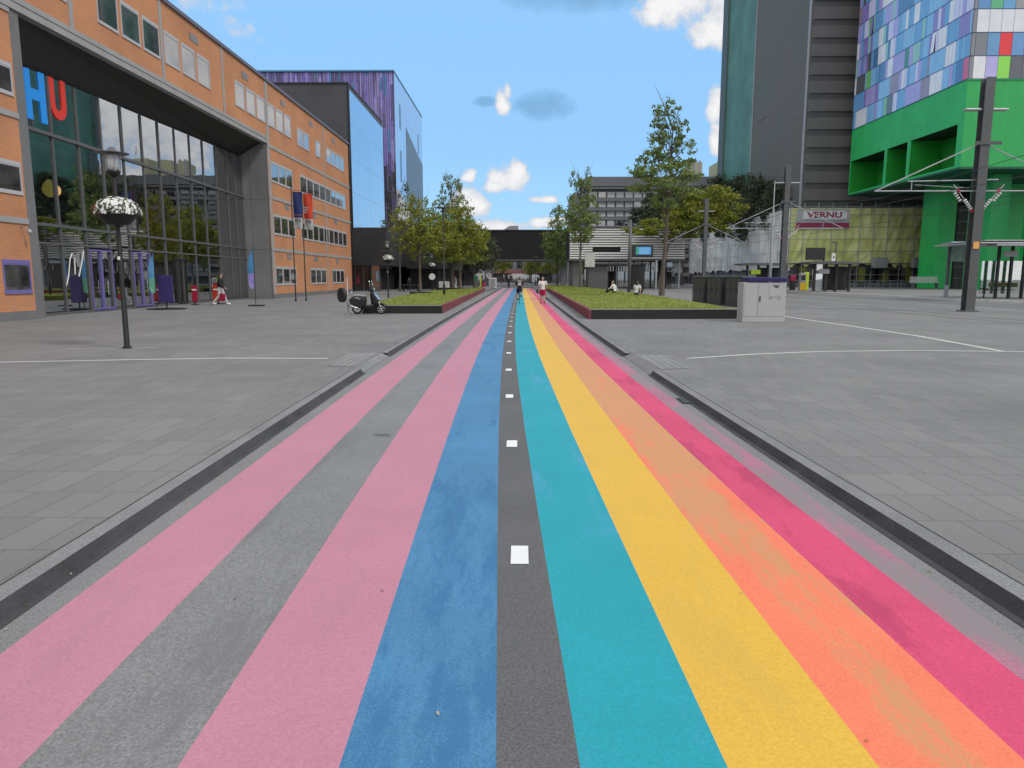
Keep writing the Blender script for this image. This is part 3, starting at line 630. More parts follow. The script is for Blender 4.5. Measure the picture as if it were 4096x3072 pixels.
arc = [(33.35+.6*math.cos(a), 9.2+.62*math.sin(a)) for a in np.linspace(math.pi, 2*math.pi, 9)]; arc2 = [(33.35+.25*math.cos(a), 9.2+.25*math.sin(a)) for a in np.linspace(2*math.pi, math.pi, 9)]
for i in range(8): slab(mb, [arc[i], arc[i+1], arc2[7-i], arc2[8-i]])
mb.build('letter_u', lu, hb, HO)
# lilac framed doors
def door(y0, y1, z1=2.98, dark=False, nm_='entrance_door'):
    fm = MB(); t = .06; d = .10
    def P(ya, yb, za, zb): fm.prism([(gx(ya)+.0, ya), (gx(ya)+d, ya), (gx(yb)+d, yb), (gx(yb)+.0, yb)], zb-za, 'Z', za)
    P(y0, y0+t, .02, z1); P(y1-t, y1, .02, z1); P(y0+t, y1-t, z1-t, z1); P(y0+t, y1-t, .02, .16); mid = (y0+y1)/2; P(mid-.03, mid+.03, .16, z1-t)
    o = fm.build(nm_, M['black'] if dark else M['lilac'], hb, HO)
    if dark: MB().prism([(gx(y0)+.02, y0+t), (gx(y0)+.06, y0+t), (gx(y1)+.06, y1-t), (gx(y1)+.02, y1-t)], 2.7, 'Z', .16).build('door_opening', M['dark'], o, HO)
    else: MB().tube([(gx(mid)+.22, mid+.15, .8), (gx(mid)+.22, mid+.15, 1.5)], .02, 6).build('handle', M['chrome'], o, HO)
    return o
door(34.8, 36.8); door(38.95, 40.9, 3.0); door(44.1, 45.6, 2.75, True); 
# blue posters at the doors
mb = MB(); mb.prism([(gx(35.6)-.05, 35.5), (gx(35.6)-.02, 35.5), (gx(36.7)-.02, 36.6), (gx(36.7)-.05, 36.6)], .95, 'Z', .15)
mb.prism([(gx(35.3)-.05, 35.6), (gx(35.3)-.02, 35.6), (gx(36.1)-.02, 36.2), (gx(36.1)-.05, 36.2)], .95, 'Z', 1.8); mb.build('blue_poster', mat('blue_poster', (.01, .12, .28), .5), hb, HO)
mb = MB(); mb.prism([(gx(47)-.05, 46.4), (gx(47)-.02, 46.4), (gx(47)-.02, 47.2), (gx(47)-.05, 47.2)], 1.3, 'Z', 1.3); mb.build('blue_poster', mat('blue_poster2', (.03, .20, .45), .5), hb, HO)
# white line drawing on the glass beside the first door
wl = MB()
for pts in ([(32.75, 1.25), (33.0, 1.7), (33.25, 2.5), (33.45, 2.75), (33.6, 2.5), (33.55, 1.8)], [(33.85, 1.7), (34.15, 2.3), (34.4, 2.9)]):
    wl.tube([(gx(y)+.015, y, z) for y, z in pts], .02, 5)
wl.build('window_drawing', M['white'], hb, HO)
# downpipe at the far corner, security camera near the pier
MB().box(FX-.05, FX+.13, 84.45, 84.72, 0, ROOF+.1).build('downpipe', M['black'], hb, HO)
c_ = MB(); c_.cyl((FX, 28.6, 3.62), (FX+.3, 28.6, 3.5), .02, n=6); c_.ell((FX+.33, 28.6, 3.42), (.09, .09, .1)); c_.build('security_camera', M['galv'], hb, HO, smooth=True)

# ================= dark building with sky-mirror side =================
def mat_mirror(name, tint, rough, bw, bh, axis, bumps=.03, ms=.03, mortar=(.12, .2, .28)):
    m, nt, b = new_mat(name); N = nt.nodes
    tc = N.new('ShaderNodeTexCoord'); sp = N.new('ShaderNodeSeparateXYZ'); cb = N.new('ShaderNodeCombineXYZ'); lnk(nt, tc.outputs['Object'], sp.inputs[0])
    ia, ib = {'YZ': (1, 2), 'XZ': (0, 2)}[axis]; lnk(nt, sp.outputs[ia], cb.inputs[0]); lnk(nt, sp.outputs[ib], cb.inputs[1])
    br = N.new('ShaderNodeTexBrick'); lnk(nt, cb.outputs[0], br.inputs['Vector']); br.offset = 0
    br.inputs['Scale'].default_value = 1; br.inputs['Brick Width'].default_value = bw; br.inputs['Row Height'].default_value = bh; br.inputs['Mortar Size'].default_value = ms
    br.inputs['Color1'].default_value = (*tint, 1); br.inputs['Color2'].default_value = (*[c*.93 for c in tint], 1); br.inputs['Mortar'].default_value = (*mortar, 1)
    lnk(nt, br.outputs['Color'], b.inputs['Base Color']); b.inputs['Metallic'].default_value = 1; b.inputs['Roughness'].default_value = rough
    n1 = N.new('ShaderNodeTexNoise'); n1.inputs['Scale'].default_value = .35; n1.inputs['Detail'].default_value = 1; lnk(nt, tc.outputs['Object'], n1.inputs['Vector'])
    bp = N.new('ShaderNodeBump'); bp.inputs['Strength'].default_value = bumps; bp.inputs['Distance'].default_value = .3; lnk(nt, n1.outputs[0], bp.inputs['Height']); lnk(nt, bp.outputs[0], b.inputs['Normal'])
    return m
M['mirror'] = mat_mirror('mirror_glass', (.52, .62, .74), .04, 1.5, 4.0, 'YZ')
M['mirror2'] = mat_mirror('blue_metal', (.55, .68, .84), .22, 1.2, 30, 'YZ', .02)
db = thing('dark_building', 'charcoal building with a mirror glass side behind the brick one', 'building', (-20.5, 90, 0)); DO = db.location
MB().box(-46, -20.56, 90.0, 111.4, 0, 24.4).build('wall', mat_brick('charcoal_cladding', (.045, .045, .046), (.05, .05, .051), (.03, .03, .03), 2.4, 3.9, .02, 'XZ', .5, 0, .005), db, DO)
mb = MB(); mb.poly([(-20.5, 90.3, 7.5), (-20.5, 111.6, 7.5), (-20.5, 111.6, 23.6), (-20.5, 90.3, 23.9)]); mb.build('mirror_facade', M['mirror'], db, DO)
MB().box(-20.7, -20.45, 89.95, 90.28, 0, 24.6).build('corner_fin', M['black'], db, DO)
MB().box(-46, -20.5, 89.9, 111.5, 24.41, 24.6).build('roof_edge', M['black'], db, DO)
# ================= purple ribbed building =================
pb = thing('purple_building', 'tall building with mottled purple ribbed front and pale blue side', 'building', (-21, 125.6, 0)); PO = pb.location
M['purple'] = mat_attr('purple_ribs', .5, .4, 0, .15)
mb = MB(); x = -60.0; pal = [s2l(c) for c in ((125, 112, 180), (150, 138, 195), (75, 130, 172), (130, 118, 182), (112, 100, 168), (100, 95, 130), (130, 120, 160), (95, 88, 135))]
while x < -21.05:
    w = random.uniform(.16, .42); d = random.uniform(0, .14); z = 0
    while z < 35.2:
        h = random.uniform(1.2, 6.5); z1 = min(z+h, 35.25)
        mb.col = random.choice(pal) if z > 19 else random.choice(pal[5:]+[(.05, .05, .06)]); mb.box(x, x+w*.86, 125.6-d, 126, z, z1); z = z1
    x += w
mb.build('ribbed_front', M['purple'], pb, PO)
MB().box(-60, -21.03, 125.9, 160, 0, 35.3).build('wall', M['concrete_d'], pb, PO)
# blue side: sheet with slots
def yz_slots(mb, x, y0, y1, z0, z1, holes):
    """holes: list of (ya, yb, za, zb); fills the rest with rectangles"""
    ysx = sorted({y0, y1}|{h[0] for h in holes}|{h[1] for h in holes}); zs = sorted({z0, z1}|{h[2] for h in holes}|{h[3] for h in holes})
    for i in range(len(ysx)-1):
        for j in range(len(zs)-1):
            cy, cz = (ysx[i]+ysx[i+1])/2, (zs[j]+zs[j+1])/2
            if any(h[0] < cy < h[1] and h[2] < cz < h[3] for h in holes): continue
            mb.poly([(x, ysx[i], zs[j]), (x, ysx[i+1], zs[j]), (x, ysx[i+1], zs[j+1]), (x, ysx[i], zs[j+1])])
holes = [(130, 132, 27.2, 31.4), (152.6, 154.6, 26.6, 30.6), (130, 132, 18.2, 23.6)]
mb = MB(); yz_slots(mb, -20.98, 125.6, 160, 12.0, 35.3, holes); mb.build('blue_side', M['mirror2'], pb, PO)
for h in holes:
    MB().box(-21.03, -20.99, h[0], h[1], h[2], h[3]).build('slot_window', mat('slot', (.02, .06, .13), .2), pb, PO) if h is holes[0] else MB().box(-21.03, -20.99, h[0], h[1], h[2], h[3]).build('slot_window', bpy.data.materials['slot'], pb, PO)
mb = MB(); mb.poly([(-20.96, 137.5, 12), (-20.96, 159.9, 12), (-20.96, 159.9, 25.5), (-20.96, 152, 26.5), (-20.96, 139, 28.6), (-20.96, 137.5, 29.0)]); mb.build('dark_glass_wedge', mat('wedge', (.03, .03, .032), .3, var=.3, scale=.4), pb, PO)
mb = MB()
for i in range(14): mb.box(-20.95, -20.7, 126.5+i*1.0, 126.72+i*1.0, 11.2, 16.5-.25*i)
mb.build('white_fins', M['white'], pb, PO)
MB().box(-21.1, -20.97, 125.5, 160, 0, 12).build('dark_base', M['soffit'], pb, PO)
MB().box(-60, -20.9, 125.3, 160, 35.31, 35.55).build('roof_edge', mat('blue_edge', (.06, .20, .34), .4), pb, PO)
# ================= low grey block in front of them =================
gb = thing('grey_annex', 'low dark grey annex block behind the parked scooter', 'building', (-18, 88.5, 0)); GO = gb.location
MB().box(-20.4, -16.1, 88.5, 140, 3.1, 7.6).build('upper_storey', mat_brick('annex_cladding', (.036, .036, .039), (.042, .042, .046), (.02, .02, .02), 1.2, 4.5, .015, 'XZ', .5, 0, .004), gb, GO)
MB().box(-20.4, -17.2, 89.6, 140, 0, 3.09).build('glazed_base', M['winback'], gb, GO)
mb = MB()
for i in range(4): mb.box(-20.3+i*1.0, -20.22+i*1.0, 89.45, 89.6, 0, 3.08)
mb.build('door_frames', M['frame_d'], gb, GO)
MB().box(-20.1, -19.7, 89.3, 89.4, .9, 2.0).build('red_sign', mat('red_sign', (.20, .02, .05), .5), gb, GO)
MB().box(-16.1, -11, 104, 140, 2.9, 7.3).build('wing', M['dark'], gb, GO)
MB().box(-16, -12, 106, 140, 0, 2.89).build('wing_base', M['dark'], gb, GO)

# ================= footbridge building closing the street =================
br = thing('bridge_building', 'black windowless bridge building spanning the far end of the street', 'building', (-5, 145, 0)); BO = br.location
MB().box(-21, 10.5, 145, 158, 5.2, 10.7).build('span', mat_brick('black_panels', (.009, .009, .009), (.011, .011, .011), (.006, .006, .006), 3.5, 5.6, .03, 'XZ', .85, 0, .005), br, BO)
MB().box(-21, 10.6, 144.9, 158, 10.7, 10.95).build('roof_edge', M['soffit'], br, BO)
MB().box(-21, 10.6, 144.95, 158, 4.95, 5.2).build('lower_edge', M['steel'], br, BO)
mb = MB(); mb.box(-2.2, -.4, 148, 151, 10.95, 11.9); mb.prism([(-2.2, 10.96), (-2.2, 11.9), (-3.6, 10.96)], 3, 'Y', 148); mb.build('roof_hatch', M['concrete'], br, BO)
for x in (-6.6, 8.2): MB().box(x, x+1.1, 147, 149, 0, 4.95).build('pier', M['concrete_d'], br, BO)
MB().box(-21, -7.2, 148, 157, 0, 4.94).build('ground_floor', M['winback'], br, BO)
# far building beyond the passage
fb = thing('far_building', 'low grey building with a red shop band seen under the bridge', 'building', (0, 232, 0)); FO = fb.location
MB().box(-30, 34, 232, 246, 0, 9.5).build('wall', mat('far_wall', (.16, .16, .165), .8, var=.3, scale=.3), fb, FO)
for i in range(20):
    w = MB().box(-28+i*3.0, -26.4+i*3.0, 231.9, 232.0, 4.6, 7.2).build('window', M['winback'], fb, FO)
MB().box(-9, 9, 231.2, 232, 3.0, 3.9).build('shop_band', mat('shop_band', (.28, .09, .10), .6, var=.2), fb, FO)
MB().box(-10, 10, 231.8, 231.99, 0, 2.9).build('shopfront', M['winback'], fb, FO)
# ================= white louvred building =================
lb_ = thing('louvred_building', 'low building with white horizontal louvres on stilts right of the bridge', 'building', (16, 110, 0)); LO = lb_.location
MB().box(7.6, 24.4, 110.5, 122, 4.3, 8.85).build('wall', M['dark'], lb_, LO)
mb = MB()
for i in range(13):
    z = 4.45+i*.35
    if i in (3, 4):
        for a, b in ((7.4, 10.8), (15.0, 24.5)): mb.prism([(110.0, z), (110.32, z+.04), (110.36, z+.235), (110.0, z+.215)], b-a, 'X', a)
    else: mb.prism([(110.0, z), (110.32, z+.04), (110.36, z+.235), (110.0, z+.215)], 17.1, 'X', 7.4)
mb.build('louvres', M['white'], lb_, LO)
mb = MB()
for i in range(13): mb.box(24.4, 24.6, 110.1, 122, 4.45+i*.35, 4.62+i*.35)
mb.build('side_louvres', M['white'], lb_, LO)
MB().box(7.3, 24.7, 109.95, 122, 4.15, 4.40).build('floor_edge', M['frame_d'], lb_, LO)
MB().box(7.2, 24.6, 109.9, 122.1, 8.98, 9.10).build('roof_edge', M['frame_d'], lb_, LO)
MB().box(8.0, 9.4, 111, 121, 0, 4.14).build('stair_core', M['concrete_d'], lb_, LO)
MB().box(10, 24, 116, 121, 0, 4.14).build('ground_floor', M['winback'], lb_, LO)
for x in (11, 14.5, 18, 21.5, 24): MB().cyl((x, 111, 0), (x, 111, 4.14), .16).build('stilt', M['galv'], lb_, LO)
mb = MB()
for i in range(22): mb.box(12.0+i*.42, 12.2+i*.42, 112, 112.06, 2.6, 4.0)
mb.build('white_slats', M['white'], lb_, LO)
# ================= grey office block =================
ob = thing('office_block', 'grey concrete office block with window bands behind the louvres', 'building', (28, 200, 0)); OO = ob.location
MB().box(17.9, 62, 200.6, 222, 0, 25.2).build('wall', mat('office_core', (.12, .12, .125), .8, var=.1), ob, OO)
MB().box(17.6, 62, 200.2, 222, 25.9, 28.4).build('roof_storey', mat('roof_storey', (.26, .26, .255), .7, var=.06), ob, OO)
MB().box(17.0, 62, 199.8, 222, 25.21, 25.6).build('roof_slab', M['concrete'], ob, OO)
MB().box(14.3, 17.8, 203, 222, 0, 24.4).build('stair_tower', M['concrete'], ob, OO)
for i in range(9):
    z = 2.9+i*2.5
    MB().box(17.0, 62, 199.6, 222, z-.95, z-.02).build('floor_band', mat('office_band', (.27, .27, .265), .8, var=.1) if i == 0 else bpy.data.materials['office_band'], ob, OO)
w0 = None
for i in range(9):
    for j in range(18):
        if i < 3 and j > 9: continue
        x = 18.6+j*2.4; z = 2.9+i*2.5
        if w0 is None:
            w0 = MB().box(0, 2.1, 0, .1, 0, 1.53).build('window', M['frame'], ob); w0.location = (x-28, .35, z); p0 = MB().box(.15, 1.95, -.03, .0, .1, 1.43).build('pane', M['winback'], w0)
            p1 = MB().box(.16, 1.94, -.05, -.031, .6, 1.42).build('blind', M['light_stone'], w0)
        else:
            if i < 5 and random.random() < .35: continue
            w = w0.copy(); COL.objects.link(w); w.location = (x-28, .35, z); p = p0.copy(); COL.objects.link(p); p.parent = w
            if random.random() < .6: p = p1.copy(); COL.objects.link(p); p.parent = w
# distant pale tower tops
t_ = thing('distant_flats', 'cream apartment tower showing above the office block', 'building', (61.8, 262, 0))
MB().box(60, 63.6, 262, 275, 0, 41.5).build('wall', mat('cream', (.36, .35, .22), .8), t_, t_.location)
mb = MB()
for i in range(2): mb.box(60.6+i*1.6, 61.4+i*1.6, 261.9, 262, 2, 42)
mb.build('balcony_strip', M['concrete'], t_, t_.location)
t_ = thing('distant_flats', 'cream rooftop with a mast beside the dark tower', 'building', (76, 276, 0))
MB().box(73, 80, 276, 290, 0, 44).build('wall', bpy.data.materials['cream'], t_, t_.location)
MB().cyl((78.5, 277, 44), (78.5, 277, 48.5), .15).build('mast', M['galv'], t_, t_.location)

# ================= dark tower =================
tw = thing('dark_tower', 'very tall dark grey tower rising out of the picture on the right', 'building', (49.5, 131, 0)); TO = tw.location
def mat_towerside():
    m, nt, b = new_mat('tower_side'); N = nt.nodes
    n1 = N.new('ShaderNodeTexNoise'); n1.inputs['Scale'].default_value = .07; n1.inputs['Detail'].default_value = 4; lnk(nt, tex_obj(nt), n1.inputs['Vector'])
    cr = N.new('ShaderNodeValToRGB'); lnk(nt, n1.outputs['Fac'], cr.inputs[0]); e = cr.color_ramp.elements
    e[0].position = .42; e[0].color = (.135, .124, .112, 1); e[1].position = .62; e[1].color = (.112, .128, .108, 1)
    lnk(nt, cr.outputs[0], b.inputs['Base Color']); b.inputs['Roughness'].default_value = .75
    return m
MB().box(49.5, 80, 131.1, 187.0, 0, 82).build('side_wall', mat_towerside(), tw, TO)
MB().box(49.46, 49.5, 161.5, 187.1, 0, 82).build('green_tinted_side', mat('tower_green', (.055, .165, .105), .5, var=.35, scale=.15), tw, TO)  # green reflection on this strip put into its colour
mb = MB()
for i in range(9): mb.box(49.1, 49.45, 182.6+i*.5, 182.8+i*.5, 0, 82)
mb.build('edge_ribs', mat('ribs', (.13, .17, .17), .4), tw, TO)
mb = MB(); mb.box(49.35, 49.5, 161.3, 161.5, 0, 82); mb.box(49.3, 49.48, 131.35, 131.6, 0, 82); mb.box(49.35, 49.6, 131.95, 132.1, 0, 82); mb.build('corner_trim', M['frame'], tw, TO)
mb = MB()
for i in range(40):
    z = 14+random.random()*60; y = 133+random.random()*22; mb.box(49.44, 49.5, y, y+random.uniform(1, 7), z, z+.05)
mb.build('ledge_glints', M['frame'], tw, TO)
mb = MB(); z = 0.0; k = 0
while z < 82:
    mb.m = k % 2; h = 2.0 if k % 2 == 0 else 1.0
    mb.box(49.62, 80, 130.9 + (.12 if k % 2 else 0), 131.1, z, z+h); z += h; k += 1
mb.build('banded_front', [mat('tower_band_light', (.165, .155, .145), .6, var=.08, scale=.2), mat('tower_band_dark', (.105, .10, .094), .5, var=.08, scale=.2)], tw, TO)
mb = MB()
for i in range(22): mb.box(50, 80, 130.82, 130.9, 12.0+i*3.0, 12.08+i*3.0)
mb.build('floor_ledge', M['frame_d'], tw, TO)

# ================= green building with coloured panels =================
gn = thing('green_panel_building', 'green building clad above in purple blue and white glass panels, on tall legs', 'building', (55.55, 95, 0)); NO = gn.location
M['green'] = mat_brick('green_cladding', (.018, .47, .10), (.016, .43, .10), (.012, .30, .08), .9, 30, .012, 'YZ', .45, 0, .003, var=.10)
M['greenX'] = mat_brick('green_cladding_front', (.02, .38, .085), (.018, .36, .08), (.012, .24, .06), .9, 30, .012, 'XZ', .45, 0, .003, var=.06)
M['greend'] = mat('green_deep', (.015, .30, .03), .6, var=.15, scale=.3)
ZU, ZP = 15.5, 26.05; GXX, GYN, GYF = 55.55, 95.0, 126.6
nich = [(114.9, 126.2), (108.3, 114.1), (96.3, 107.4)]
hl = [(a, b, 15.75, 20.9) for a, b in nich]
mb = MB(); yz_slots(mb, GXX, GYN, GYF, ZU, ZP, hl); mb.build('green_side', M['green'], gn, NO)
MB().box(GXX+.001, 95, GYN-.0, GYN+.3, ZU, ZP).build('green_front', M['greenX'], gn, NO)
for (a, b, z0, z1) in hl:
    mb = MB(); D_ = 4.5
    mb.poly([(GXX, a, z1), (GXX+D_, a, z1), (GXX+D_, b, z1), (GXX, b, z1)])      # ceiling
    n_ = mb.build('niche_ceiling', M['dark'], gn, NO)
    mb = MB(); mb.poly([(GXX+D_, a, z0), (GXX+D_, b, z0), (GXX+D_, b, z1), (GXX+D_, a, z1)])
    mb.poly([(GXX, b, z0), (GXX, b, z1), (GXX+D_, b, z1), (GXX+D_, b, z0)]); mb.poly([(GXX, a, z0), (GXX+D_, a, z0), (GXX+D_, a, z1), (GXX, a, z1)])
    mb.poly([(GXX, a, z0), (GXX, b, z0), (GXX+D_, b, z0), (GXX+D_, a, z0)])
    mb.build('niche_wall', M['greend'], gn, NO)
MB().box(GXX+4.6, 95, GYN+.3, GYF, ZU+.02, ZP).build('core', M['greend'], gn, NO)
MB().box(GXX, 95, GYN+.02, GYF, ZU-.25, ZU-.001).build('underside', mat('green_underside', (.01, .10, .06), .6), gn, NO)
# coloured panels
M['cpanel'] = mat_attr('glass_panels', .16, .7, 0, .06, coat=.5)
pal = [((105, 165, 215), 34), ((135, 190, 232), 20), ((70, 118, 172), 8), ((172, 162, 222), 14), ((142, 125, 195), 7), ((235, 235, 238), 11), ((215, 212, 242), 8), ((120, 195, 105), 3), ((150, 205, 185), 5), ((235, 160, 110), 1.2), ((150, 130, 150), 4), ((90, 92, 95), 4), ((215, 80, 125), .9), ((225, 35, 35), .1), ((40, 130, 95), 1.5)]
cols = [s2l(c) for c, w in pal]; wts = [w for c, w in pal]
RH = 2.72; NR = 13
mb = MB(); sm = MB()
for r in range(NR):
    z0 = ZP+r*RH
    y = GYN+.02; prev = None
    while y < GYF-.05:
        w = random.choice([.45, .75, .75, .75, 1.1, 1.5]); y1 = min(y+w, GYF)
        c = random.choices(cols, wts)[0]
        if prev and random.random() < .3: c = prev
        prev = c; mb.col = c
        tilt = .18 if random.random() < .02 else 0
        mb.poly([(GXX-.06-tilt, y+.015, z0+.05), (GXX-.06, y+.015, z0+RH-.04), (GXX-.06, y1-.015, z0+RH-.04), (GXX-.06-tilt, y1-.015, z0+.05)]); y = y1
    x = GXX+.5; k = 0
    fixed = {0: [(225, 225, 228), (180, 172, 225), (140, 220, 70), (90, 92, 95), (95, 97, 100), (60, 60, 62)], 1: [(120, 122, 126), (100, 150, 195), (232, 30, 35), (100, 150, 200), (150, 140, 205), (120, 100, 180)], 2: [(222, 222, 226)]*4+[(200, 190, 235)], 3: [(92, 140, 190), (90, 175, 120), (100, 160, 205), (150, 150, 150), (80, 130, 180), (30, 25, 100)]}
    while x < 92:
        w = 1.5; c = s2l(fixed[r][k]) if r in fixed and k < len(fixed[r]) else random.choices(cols, wts)[0]; k += 1
        mb.col = c; mb.poly([(x+.02, GYN-.06, z0+.05), (x+w-.02, GYN-.06, z0+.05), (x+w-.02, GYN-.06, z0+RH-.04), (x+.02, GYN-.06, z0+RH-.04)]); x += w
    mb.col = s2l((120, 125, 135)); mb.poly([(GXX-.06, GYN+.02, z0+.05), (GXX+.48, GYN-.06, z0+.05), (GXX+.48, GYN-.06, z0+RH-.04), (GXX-.06, GYN+.02, z0+RH-.04)])
    sm.box(GXX-.09, GXX, GYN, GYF, z0-.03, z0+.04); sm.box(GXX+.001, 92, GYN-.09, GYN, z0-.03, z0+.04)
mb.build('glass_panels', M['cpanel'], gn, NO)
sm.build('panel_joint', mat('navy_joint', (.03, .07, .20), .5), gn, NO)
MB().box(GXX, 95, GYN+.001, GYF, ZP+.001, ZP+NR*RH).build('upper_wall', mat('navy_wall', (.03, .05, .12), .5), gn, NO)
MB().box(GXX-.10, 95, GYN-.10, GYN, ZP-.12, ZP-.031).build('front_sill', M['greenX'], gn, NO)
# legs
for (x0, x1, y0, y1) in [(61.8, 64.4, 110.0, 114.5), (66.8, 70.0, 108, 108.8), (62.8, 65.2, 99.5, 104.5), (71.6, 74.5, 110, 113), (66.8, 67.6, 97, 99)]:
    MB().bbox(x0, x1, y0, y1, 0, ZU-.26, .05).build('leg', M['green'], gn, NO)
MB().box(71.0, 92, 118, 124.2, 0, ZU-.26).build('recessed_lobby', M['dark'], gn, NO)
MB().box(66.5, 70.5, 113, 116, 0, 12.5).build('lift_shaft', M['concrete_d'], gn, NO)
mb = MB()
for i in range(7): mb.box(66.4, 70.6, 112.9, 113, 1.5+i*1.7, 1.6+i*1.7)
mb.build('shaft_band', M['frame'], gn, NO)
MB().box(70.5, 92, 114.5, 117.9, 0, 4).build('glass_lobby', M['winback'], gn, NO)

# ================= wrapped scaffold building =================
sc = thing('scaffolded_building', 'low building wrapped in yellow and white scaffold sheeting under the green one', 'building', (45.5, 125, 0)); SO = sc.location
def mat_sheet(name, c1, c2):
    m, nt, b = new_mat(name); N = nt.nodes
    n1 = N.new('ShaderNodeTexNoise'); n1.inputs['Scale'].default_value = .28; n1.inputs['Detail'].default_value = 5; lnk(nt, tex_obj(nt), n1.inputs['Vector'])
    cr = N.new('ShaderNodeValToRGB'); lnk(nt, n1.outputs['Fac'], cr.inputs[0]); e = cr.color_ramp.elements
    e[0].position = .4; e[0].color = (*c1, 1); e[1].position = .6; e[1].color = (*c2, 1); lnk(nt, cr.outputs[0], b.inputs['Base Color']); b.inputs['Roughness'].default_value = .7
    n3 = N.new('ShaderNodeTexNoise'); n3.inputs['Scale'].default_value = .6; lnk(nt, tex_obj(nt, (1, 1, .4)), n3.inputs['Vector'])
    bp = N.new('ShaderNodeBump'); bp.inputs['Strength'].default_value = .6; bp.inputs['Distance'].default_value = .4; lnk(nt, n3.outputs[0], bp.inputs['Height']); lnk(nt, bp.outputs[0], b.inputs['Normal'])
    return m
M['sheet_y'] = mat_sheet('yellow_sheet', (.60, .62, .18), (.80, .80, .38)); M['sheet_w'] = mat_sheet('white_sheet', (.60, .60, .58), (.80, .80, .76))
MB().box(47.4, 73.2, 126.6, 130.5, 0, 13).build('wall', M['concrete_d'], sc, SO)
MB().box(46.6, 47.4, 131, 207, 0, 13).build('wall', M['concrete_d'], sc, SO)
def rip_sheet(axis, fixed, a0, a1, z0f, z1, n, name, m, amp=.15, ragged=True):
    mb = MB(); cols_ = []
    for i in range(n+1):
        t = a0+(a1-a0)*i/n; zb = z0f+(random.uniform(-.5, .6) if ragged else 0); cc = []
        for j in range(7):
            z = zb+(z1-zb)*j/6; d = random.uniform(-amp, amp); cc.append(len(mb.v)); mb.v.append((t, fixed+d, z) if axis == 'X' else (fixed+d, t, z))
        cols_.append(cc)
    for i in range(n):
        for j in range(6):
            f = (cols_[i][j], cols_[i+1][j], cols_[i+1][j+1], cols_[i][j+1]); mb._f(f if axis == 'X' else f[::-1])
    return mb.build(name, m, sc, SO)
rip_sheet('X', 125.3, 45.4, 73.2, 3.7, 13.2, 35, 'yellow_sheeting', M['sheet_y'])
rip_sheet('Y', 45.9, 125.4, 206, 3.0, 13.3, 46, 'white_sheeting', M['sheet_w'])
mb = MB()
for x in np.arange(45.4, 73.4, 2.35):
    mb.cyl((x, 124.9, 0), (x, 124.9, 14.0+random.uniform(-.4, .3)), .06, n=6)
    if random.random() < .5: mb.cyl((x, 124.88, 4), (x+2.3, 124.88, 6), .04, n=5)
for z in (2.1, 4.05, 6.05, 8.05, 10.05, 12.05, 13.4): mb.cyl((45.3, 124.88, z), (73.4, 124.88, z), .045, n=6)
mb.build('front_poles', M['galv'], sc, SO)
mb = MB()
for y in np.arange(125, 206, 5.2):
    mb.cyl((45.5, y, 0), (45.5, y, 13.9+random.uniform(-.5, .4)), .04, n=5)
    if random.random() < .6: mb.cyl((45.45, y, 1), (45.45, y+4, 6.5), .03, n=5)
for z in (2.1, 4.05, 6.05, 13.45): mb.cyl((45.45, 125, z), (45.45, 206, z), .035, n=5)
mb.build('side_poles', M['galv'], sc, SO)
mb = MB()
for z in (2.05, 4.0): mb.box(45.5, 73.2, 124.95, 126.4, z-.05, z)
mb.build('scaffold_decks', M['bark'], sc, SO)
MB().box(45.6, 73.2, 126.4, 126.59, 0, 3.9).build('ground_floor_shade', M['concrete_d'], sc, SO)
for x in (47.5, 52.5, 57.5, 61.5, 65.5): MB().box(x, x+1.1, 124.98, 125.2, .9, 3.3).build('green_hoarding', mat('hoarding', (.14, .17, .02), .8) if x == 47.5 else bpy.data.materials['hoarding'], sc, SO)
for x in (50.2, 55.0, 59.3, 63.2): MB().box(x, x+2.2, 126.3, 126.39, .8, 3.0).build('ground_window', M['winback'], sc, SO)
for x in (59.3, 66.0):
    a = MB().bbox(x, x+2.5, 123.8, 124.7, 3.2, 5.0, .1).build('site_cabin', M['galv'], sc, SO)
    MB().box(x-.1, x+2.6, 123.7, 124.8, 3.0, 3.2).build('cabin_base', M['black'], a, SO)
rl = thing('barrier_row', 'long grey steel railing along the foot of the yellow sheeting', 'railing', (46, 123.2, 0))
mb = MB()
for z in (.45, 1.15): mb.tube([(46, 123.2, z), (68, 123.2, z)], .035, 6)
for i in range(12): mb.cyl((46+i*2, 123.2, 0), (46+i*2, 123.2, 1.15), .035, n=6)
mb.build('rails', M['galv'], rl, rl.location)
mb = MB()
for i in range(88): mb.cyl((46.1+i*.25, 123.2, .45), (46.1+i*.25, 123.2, 1.15), .012, n=4)
mb.build('bars', M['galv'], rl, rl.location)
rl2 = thing('bicycle_rack', 'row of low steel bicycle hoops between the railing and the platform', 'bicycle rack', (44, 119, 0))
mb = MB()
for i in range(20): mb.tube([(45+i*1.15, 119, 0), (45+i*1.15, 119, .8), (45.5+i*1.15, 119, .85), (45.5+i*1.15, 119, 0)], .03, 5)
mb.build('hoops', M['galv'], rl2, rl2.location); MB().box(44.9, 68, 118.95, 119.05, 0, .05).build('ground_rail', M['galv'], rl2, rl2.location)
